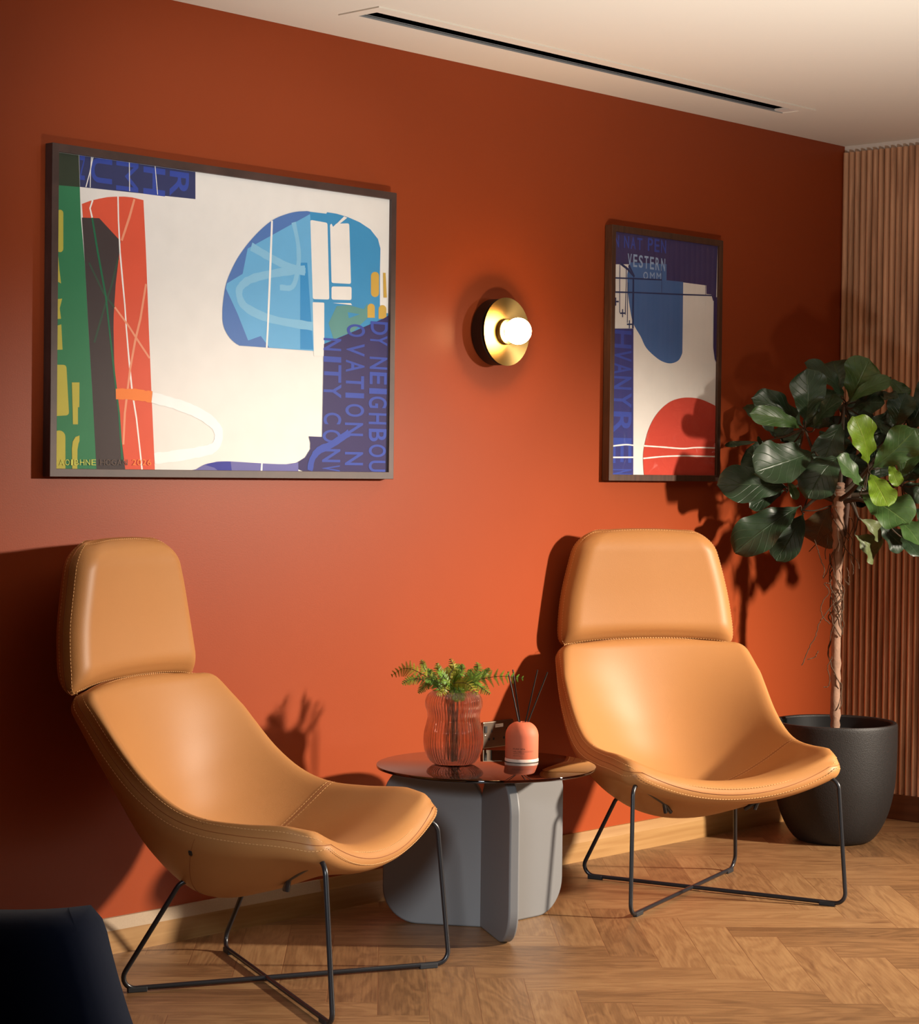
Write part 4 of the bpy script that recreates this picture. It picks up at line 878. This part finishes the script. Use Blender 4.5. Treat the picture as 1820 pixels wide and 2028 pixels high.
# ------------------------------------------------------------------ side table
TC = Vector((-2.567, -.478, 0)); TH = .47
tab = empty('side_table', TC); tag(tab, 'round smoked glass side table on three grey rounded blades', 'table')
mb = MB(); RG = .317; mb.lathe([(RG - .003, TH - .009), (RG - .0006, TH - .008), (RG, TH - .0065), (RG, TH - .0025), (RG - .0006, TH - .001), (RG - .003, TH)], 128)
mb.build('glass_top', M['smoked_glass'], tab)
for ang, ro in ((-122, .300), (-1, .325), (122, .300)):
    t = .030; hh = TH - .0095
    def arc(cx, cz, r, a0, a1, n=10): return [(cx + r * math.cos(math.radians(a0 + (a1 - a0) * k / n)), cz + r * math.sin(math.radians(a0 + (a1 - a0) * k / n))) for k in range(n + 1)]
    rb, rt, ri = .105, .095, .115
    prof = [(.004, .0)] + arc(ro - rb, rb, rb, -90, 0) + arc(ro - rt, hh - rt, rt, 0, 90) + arc(.004 + ri, hh - ri, ri, 90, 180)
    Rm = Matrix.Rotation(math.radians(ang), 4, 'Z')
    vs = [Rm @ Vector((x, y, z)) for y in (-t / 2, t / 2) for x, z in prof]; K = len(prof)
    mb = MB(); mb.add(vs, [tuple(range(K)), tuple(K + k for k in range(K))[::-1]] + [(k, (k + 1) % K, K + (k + 1) % K, K + k) for k in range(K)])
    mb.build('leg', M['table'], tab, angle=30, bevel=.005)

# ------------------------------------------------------------------ vase and fern
VP = Vector((-2.632, -.408, TH))
vase = empty('vase', VP); tag(vase, 'ribbed pink glass vase with wavy sides standing on the glass table', 'vase')
vp = [(.047, 0), (.060, .004), (.068, .012), (.077, .026), (.083, .045), (.0855, .064), (.0850, .082), (.0825, .100), (.0775, .120), (.0745, .136), (.0765, .152), (.0815, .168), (.0820, .182), (.0775, .196), (.069, .206), (.060, .2115)]
pr = [tuple(p) for p in catmull([(a, b, 0) for a, b in vp], 4)]
pr = [(p[0], p[1]) for p in pr]
NR = 52
rib = lambda a, z: .036 * (abs(math.cos(a * NR / 2)) - .6) * min(1, max(0, z / .012))
mb = MB()
wall = [(r - .0035, max(z, .004)) for r, z in pr[::-1]]
mb.lathe(pr + wall, NR * 8, rib=rib)
mb.build('glass_body', M['pink_glass'], vase, angle=180)

fern = empty('fern', VP + Vector((0, 0, .008))); tag(fern, 'bunch of green fern fronds standing in the pink glass vase', 'plant')
for i, fr in enumerate(FRONDS):
    P = [Vector(fr[3 * k:3 * k + 3]) for k in range(4)]; W = fr[12]
    root_p = VP + Vector((random.uniform(-.03, .03), random.uniform(-.03, .03), .012))
    neck = VP + Vector((max(-.035, min(.035, (P[0] - VP).x * .6)), max(-.035, min(.035, (P[0] - VP).y * .6)), .17))
    C = [Vector(p) for p in catmull([root_p, neck] + P, 14)]
    off = fern.location
    mb = MB(); st0 = 22
    mb.tube([c - off for c in C], [.0016 - .0011 * k / len(C) for k in range(len(C))], 6, m=1)
    Q = C[st0:]; n = len(Q)
    viewn = Vector((-.73, -.68, .25)).normalized()
    NP = 15; rv = random.Random(i)
    for k in range(NP):
        t = .04 + .94 * k / (NP - 1); x = t * (n - 1); a = int(min(x, n - 2)); p = Q[a].lerp(Q[a + 1], x - a)
        T = (Q[min(a + 2, n - 1)] - Q[max(a - 1, 0)]).normalized()
        nb = (viewn + Vector((rv.uniform(-.35, .35), rv.uniform(-.35, .35), .45 + rv.uniform(-.2, .2)))); nb = (nb - T * nb.dot(T)).normalized()
        sd = T.cross(nb)
        ln = W * .92 * (math.sin(PI * min(1, .16 + .84 * t)) ** .7 * .9 + .12)
        for sg in (1, -1):
            d = (sd * sg + T * .38 + nb * rv.uniform(-.25, .15)).normalized()
            e = d.cross(nb).normalized()
            TE = 9; step = 1 / (TE + 1)
            fall = nb * ln * (.22 if sg > 0 else .16)
            ctr = [p + d * ln * q * step - fall * (q * step) ** 2 for q in range(TE + 2)]
            for q in range(TE + 1):
                a0, a1 = ctr[q] - off, ctr[q + 1] - off
                mb.add([a0 + e * .0007, a1 + e * .0004, a1 - e * .0004, a0 - e * .0007], [(0, 1, 2, 3)], 0)
                wl = ln * .17 * (1 - q * step) ** .75 + .0012
                for ss in (1, -1):
                    tip = a0.lerp(a1, .5) + e * ss * wl + d * wl * .35 + nb * wl * rv.uniform(-.3, .1)
                    mid_ = a0.lerp(a1, .5) + e * ss * wl * .5
                    mb.add([a0.lerp(a1, .12), mid_ - d * wl * .10, tip, mid_ + d * wl * .34, a0.lerp(a1, .86)], [(0, 1, 2, 3, 4)], 0)
    mb.build('frond', [M['frond_b'] if i in (0, 4, 9, 10, 14) else M['frond_a'], M['twig']], fern, smooth=False)

# ------------------------------------------------------------------ reed diffuser
DP = Vector((-2.436, -.499, TH))
dif = empty('reed_diffuser', DP); tag(dif, 'coral domed reed diffuser bottle on the glass table, right of the vase', 'diffuser')
RD = .0485
prof = [(RD - .001, .010), (RD, .012), (RD, .074)] + [(.0125 + (RD - .0125) * math.cos(a), .074 + .041 * math.sin(a)) for a in np.linspace(0, PI / 2, 14)[1:]] + [(.0115, .1142), (.011, .108)]
mb = MB(); mb.lathe(prof, 72); bot = mb.build('bottle', M['diffuser'], dif, angle=50)
mb = MB(); mb.lathe([(.047, .0), (.0495, .001), (.0495, .008), (.048, .010)], 72); mb.build('base_ring', M['diffuser_base'], dif)
mb = MB(); mb.lathe([(.0112, .1075), (.0108, .1085)], 24); mb.build('neck_opening', M['rubber'], dif)
vd = math.atan2(-4.578 + .499, -7.087 + 2.436)
rt = Vector((math.cos(vd + PI / 2), math.sin(vd + PI / 2), 0))   # to the right as you face the label
mb = MB()
def wraptext(s, x, z, size, width=None):
    v, f = textline(s)
    if width: k = width / v[:, 0].max()
    else: k = size
    out = []
    for p in v:
        xx = x + p[0] * k; a = vd + xx / RD
        out.append(((RD + .0003) * math.cos(a), (RD + .0003) * math.sin(a), z + p[1] * size))
    mb.add(out, f)
def wrapbar(x0, x1, z, h):
    n = 8
    for k in range(n):
        q = [(x0 + (x1 - x0) * (k + d) / n, zz) for d, zz in ((0, z), (1, z), (1, z + h), (0, z + h))]
        mb.add([((RD + .0003) * math.cos(vd + x / RD), (RD + .0003) * math.sin(vd + x / RD), zz) for x, zz in q], [(0, 1, 2, 3)])
wraptext('PURE SPA', -.026, .0385, .0062, .036); wraptext('WELLNESS', -.026, .031, .0055, .026)
wrapbar(.002, .037, .0345, .0005); wrapbar(.002, .037, .0315, .0005)
wraptext('FRAGRANCE DIFFUSER', -.026, .0262, .003, .034); wraptext('150 ml 5 fl oz', -.026, .0195, .004, .022)
mb.build('lettering', M['ink'], bot, smooth=False)
for (dx, dz, yy) in ((-.043, .262, .006), (-.029, .267, -.004), (.043, .268, .0), (.072, .262, .008)):
    top = rt * dx + Vector((math.cos(vd), math.sin(vd), 0)) * yy + Vector((0, 0, dz))
    b_ = rt * (-dx * .10) + Vector((0, 0, .05))
    # keep each reed inside the neck where it crosses the opening
    mb = MB(); mb.tube([b_, top], .0021, 8); mb.build('reed', M['reed'], dif, angle=60)

# ------------------------------------------------------------------ planter and fig
PC = Vector((-.585, -.375, 0))
pot = empty('planter', PC); tag(pot, 'large round black stone planter in the corner by the slats', 'planter')
ph = .43
op = [(.118, 0), (.133, .006), (.150, .022), (.172, .055), (.192, .100), (.206, .150), (.2155, .205), (.2205, .270), (.2225, .340), (.2225, .405), (.2215, .424), (.218, .430), (.206, .430), (.203, .427)]
opc = [tuple(p[:2]) for p in catmull([(a, b, 0) for a, b in op[:11]], 4)] + op[11:]
mb = MB(); mb.lathe(opc + [(.203, .36)], 96); mb.build('outer_shell', M['pot'], pot, angle=50)
mb = MB(); mb.lathe([(.2028, .424), (.199, .424), (.196, .30)], 96, capb=False, capt=False); mb.build('liner', M['pot_in'], pot)
mb = MB(); mb.lathe([(.1962, .385), (.10, .388), (.01, .39)], 48, capb=False); mb.build('soil', M['soil'], pot)

fig = empty('fiddle_leaf_fig', Vector(TRUNK[0]) * 1 - Vector((0, 0, .05))); tag(fig, 'tall fiddle leaf fig with broad dark green leaves growing in the black planter', 'plant')
FO = fig.location.copy()
tp = catmull([(TRUNK[0][0], TRUNK[0][1], .386)] + TRUNK, 10)
mb = MB()
rs = []
for k, p in enumerate(tp):
    f = k / (len(tp) - 1); rs.append((.0175 + .0025 * math.sin(k * 1.1) * .5 + .002 * math.sin(k * 2.7)) * (1 if f < .6 else 1 + .35 * math.sin((f - .6) / .4 * PI)))
mb.tube([Vector(p) - FO for p in tp], rs, 16); mb.build('trunk', M['bark'], fig)
t2 = [Vector(TRUNK[3]) + Vector((.012, -.012, 0)), Vector(TRUNK[4]) + Vector((.026, -.022, .02)), Vector(TRUNK[5]) + Vector((.034, -.03, .06))]
mb = MB(); mb.tube([p - FO for p in [Vector(q) for q in catmull(t2, 6)]], .013, 12); mb.build('side_stem', M['bark_dark'], fig)
for b in BRANCHES:
    b = Vector(b); s0 = Vector(TRUNK[5]) + Vector((random.uniform(-.012, .012), random.uniform(-.012, .012), random.uniform(-.09, -.01)))
    m_ = s0.lerp(b, .5) + Vector((0, 0, -.015 if b.z > s0.z else .03))
    P = catmull([s0, m_, b], 8)
    mb = MB(); mb.tube([Vector(p) - FO for p in P], [.010 - .006 * k / len(P) for k in range(len(P))], 8); mb.build('branch', M['twig'], fig)
for i, vline in enumerate(VINES):
    P = catmull(vline, 6); mb = MB(); mb.tube([Vector(p) - FO + Vector((random.uniform(-.002, .002), random.uniform(-.002, .002), 0)) for p in P], .0017, 6); mb.build('vine', M['vine'], fig)
zb, zt = .42, TRUNK[4][2]
for i in range(6):
    rv = random.Random(20 + i); P = []; z = zb + rv.uniform(0, .35); z1 = min(zt, z + rv.uniform(.25, .5)); a = rv.uniform(0, 6); n = 26
    dirn = rv.choice((-1, 1))
    for k in range(n):
        zz = z + (z1 - z) * k / (n - 1)
        c = Vector([np.interp(zz, [q[2] for q in tp], [q[j] for q in tp]) for j in range(3)])
        a += dirn * rv.uniform(.15, .5); r_ = .0215 + rv.uniform(-.001, .007)
        P.append(Vector((c.x + r_ * math.cos(a), c.y + r_ * math.sin(a), zz)))
    mb = MB(); mb.tube([Vector(p) - FO for p in catmull(P, 3)], .0021, 6); mb.build('vine', M['vine'], fig)
for i in range(10):
    rv = random.Random(60 + i); z = TRUNK[3][2] + rv.uniform(-.05, .12); c = Vector([np.interp(z, [q[2] for q in tp], [q[j] for q in tp]) for j in range(3)])
    P = [c]; a = rv.uniform(0, 6.28); d = Vector((math.cos(a), math.sin(a), rv.uniform(-.5, .4)))
    for k in range(5):
        d = (d + Vector((rv.uniform(-.7, .7), rv.uniform(-.7, .7), -.45))).normalized(); P.append(P[-1] + d * .028)
    mb = MB(); mb.tube([Vector(p) - FO for p in catmull(P, 4)], .0016, 5); mb.build('vine', M['vine'], fig)

LT = [0, .05, .10, .17, .26, .36, .46, .56, .66, .75, .83, .90, .95, .985, 1]
LW = [.02, .03, .10, .30, .50, .60, .70, .84, .96, 1.0, .97, .84, .64, .36, .03]
viewd = Vector((-.72, -.67, .12)).normalized()
for i, lf in enumerate(LEAVES):
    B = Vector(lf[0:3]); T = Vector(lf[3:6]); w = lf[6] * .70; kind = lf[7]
    rv = random.Random(100 + i)
    T = T + (T - B) * .07; A = T - B; ln = A.length; a = A.normalized()
    n = viewd * 1.0 + Vector((rv.uniform(-.35, .35), rv.uniform(-.35, .35), rv.uniform(.1, .55)))
    n = (n - a * n.dot(a)).normalized(); sd = a.cross(n)
    droop = rv.uniform(.04, .14) * ln; fold = rv.uniform(.05, .30); ph_ = rv.uniform(0, 6); wav = rv.uniform(.09, .19); curl = rv.uniform(-.05, .05)
    mb = MB(); vs = []; uvs = []; S = [-1, -.8, -.55, -.28, -.06, .06, .28, .55, .8, 1]
    TT = np.linspace(0, 1, 26)
    for t in TT:
        wt = np.interp(t, LT, LW) * w
        c = B + A * t + n * (droop * math.sin(PI * t) - .5 * droop * t * t) + sd * curl * ln * math.sin(PI * t)
        for s_ in S:
            e = wav * w * math.sin(t * 17 + ph_ + (1.3 if s_ > 0 else 0)) * abs(s_) ** 2.2 * (1 if t > .15 else 0)
            p = c + sd * s_ * wt + n * (fold * wt * abs(s_) ** 1.3 + e - .03 * w * math.cos(t * 47 - abs(s_) * 3) * (1 - abs(s_)) * .4)
            vs.append(p - FO); uvs.append((t, s_))
    K = len(S); fs = [(r_ * K + c_, r_ * K + c_ + 1, (r_ + 1) * K + c_ + 1, (r_ + 1) * K + c_) for r_ in range(len(TT) - 1) for c_ in range(K - 1)]
    mb.add(vs, fs, 0, uvs)
    nb = min((Vector(q) for q in BRANCHES), key=lambda q: (q - B).length)
    if (nb - B).length > .004:
        P = catmull([nb, nb.lerp(B, .5) + Vector((0, 0, -.008)), B, B + A * .08], 5)
        mb.tube([Vector(p) - FO for p in P], .0028, 6, m=1)
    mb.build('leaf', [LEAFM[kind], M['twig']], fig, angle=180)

# ------------------------------------------------------------------ navy sofa at the near left corner
cor = Vector((-4.699, -1.445, 0))
xd = Vector((.68, -.73, 0)).normalized(); yd = Vector((.73, .68, 0)).normalized()   # xd: to the right in the photo, yd: away from the lens
sofa = empty('sofa', cor - xd * .5 - yd * .35); tag(sofa, 'dark navy velvet sofa at the near left corner of the room', 'sofa')
SO = sofa.location.copy()
def pad(w0, w1, d, z0, z1, name, cx, cy, r=.05, ear=0):
    mb = MB(); vs = []; fs = []
    nu, nv = 25, 17
    for side in (1, -1):
        for i in range(nu):
            for j in range(nv):
                u = -1 + 2 * i / (nu - 1); v = -1 + 2 * j / (nv - 1)
                w = w0 + (w1 - w0) * (v + 1) / 2
                th = d * (max(0, 1 - abs(u) ** 6) * max(0, 1 - abs(v) ** 6)) ** .45
                x = cx + (w - .020 * max(0, abs(v) * 4 - 3) ** 2.5) * u; z = (z0 + z1) / 2 + (z1 - z0) / 2 * v
                z += ear * (abs(u) ** 6) * (1 if v > 0 else 0) * max(0, v) - .012 * (1 - u * u) * (v > .9) * 0
                x -= .012 * math.copysign(1, u) * abs(u) ** 3 * (1 - abs(v) ** 2)
                y = cy + side * th + .006 * math.sin(9 * u + 3 * v) * (1 - abs(u) ** 4)
                p = SO * 0 + xd * x + yd * y + Vector((0, 0, z)); vs.append(p)
        o_ = 0 if side > 0 else nu * nv
        for i in range(nu - 1):
            for j in range(nv - 1):
                q = (o_ + i * nv + j, o_ + (i + 1) * nv + j, o_ + (i + 1) * nv + j + 1, o_ + i * nv + j + 1); fs.append(q)
    mb.add(vs, fs)
    o = mb.build(name, M['navy'], sofa, angle=180)
    bm = bmesh.new(); bm.from_mesh(o.data); bmesh.ops.remove_doubles(bm, verts=bm.verts, dist=.0008); bmesh.ops.recalc_face_normals(bm, faces=bm.faces); bm.to_mesh(o.data); bm.free()
    return o
pad(.640, .512, .085, .13, .499, 'backrest', 0, .35, ear=.012)
pad(.575, .565, .32, .12, .215, 'seat_cushion', 0, -.02)
mb = MB(); mb.box(-.55, .55, -.32, .38, .07, .15, mat=Matrix(((xd.x, yd.x, 0, 0), (xd.y, yd.y, 0, 0), (0, 0, 1, 0), (0, 0, 0, 1)))); mb.build('base', M['navy'], sofa, bevel=.02)
for sx in (-.48, .48):
    for sy in (-.27, .33):
        p = xd * sx + yd * sy; mb = MB(); mb.tube([p + Vector((0, 0, 0)), p + Vector((0, 0, .075))], [.012, .018], 16); mb.build('leg', M['black_metal'], sofa)

# ------------------------------------------------------------------ light
w = bpy.data.worlds.new('room_air'); sc.world = w; w.use_nodes = True
w.node_tree.nodes['Background'].inputs[0].default_value = (1, .78, .60, 1); w.node_tree.nodes['Background'].inputs[1].default_value = WORLD
def aim(o, t):
    o.rotation_euler = (Vector(t) - o.location).to_track_quat('-Z', 'Y').to_euler()
def spot(name, loc, tgt, e, size, blend, r, col, scale=(1, 1, 1)):
    l = bpy.data.lights.new(name, 'SPOT'); l.energy = e; l.spot_size = math.radians(size); l.spot_blend = blend; l.shadow_soft_size = r; l.color = col
    o = bpy.data.objects.new(name, l); o.location = loc; COL.objects.link(o); aim(o, tgt); o.scale = scale; return o
def area(name, loc, tgt, e, sx, sy, col):
    l = bpy.data.lights.new(name, 'AREA'); l.shape = 'RECTANGLE'; l.size = sx; l.size_y = sy; l.energy = e; l.color = col
    o = bpy.data.objects.new(name, l); o.location = loc; COL.objects.link(o); aim(o, tgt); return o
for a in SPOTS: spot(*a)
for a in AREAS: area(*a)

# ------------------------------------------------------------------ camera
cd = bpy.data.cameras.new('camera'); cam = bpy.data.objects.new('camera', cd); COL.objects.link(cam)
yaw, pitch, roll = .8199, -.0201, .0123
fwd = Vector((math.sin(yaw) * math.cos(pitch), math.cos(yaw) * math.cos(pitch), math.sin(pitch)))
r0 = Vector((math.cos(yaw), -math.sin(yaw), 0)); u0 = r0.cross(fwd)
rr = r0 * math.cos(roll) + u0 * math.sin(roll); uu = -r0 * math.sin(roll) + u0 * math.cos(roll)
cam.matrix_world = Matrix(((rr.x, uu.x, -fwd.x, -7.0866), (rr.y, uu.y, -fwd.y, -4.5784), (rr.z, uu.z, -fwd.z, 1.3207), (0, 0, 0, 1)))
cd.sensor_fit = 'HORIZONTAL'; cd.sensor_width = 36; cd.lens = 4195.236 / 1820 * 36
cd.clip_start = .05; cd.clip_end = 60
sc.camera = cam
vs_ = sc.view_settings
vs_.view_transform = 'Standard'; vs_.look = 'None'; vs_.gamma = 1; vs_.exposure = EXPO; vs_.use_curve_mapping = False
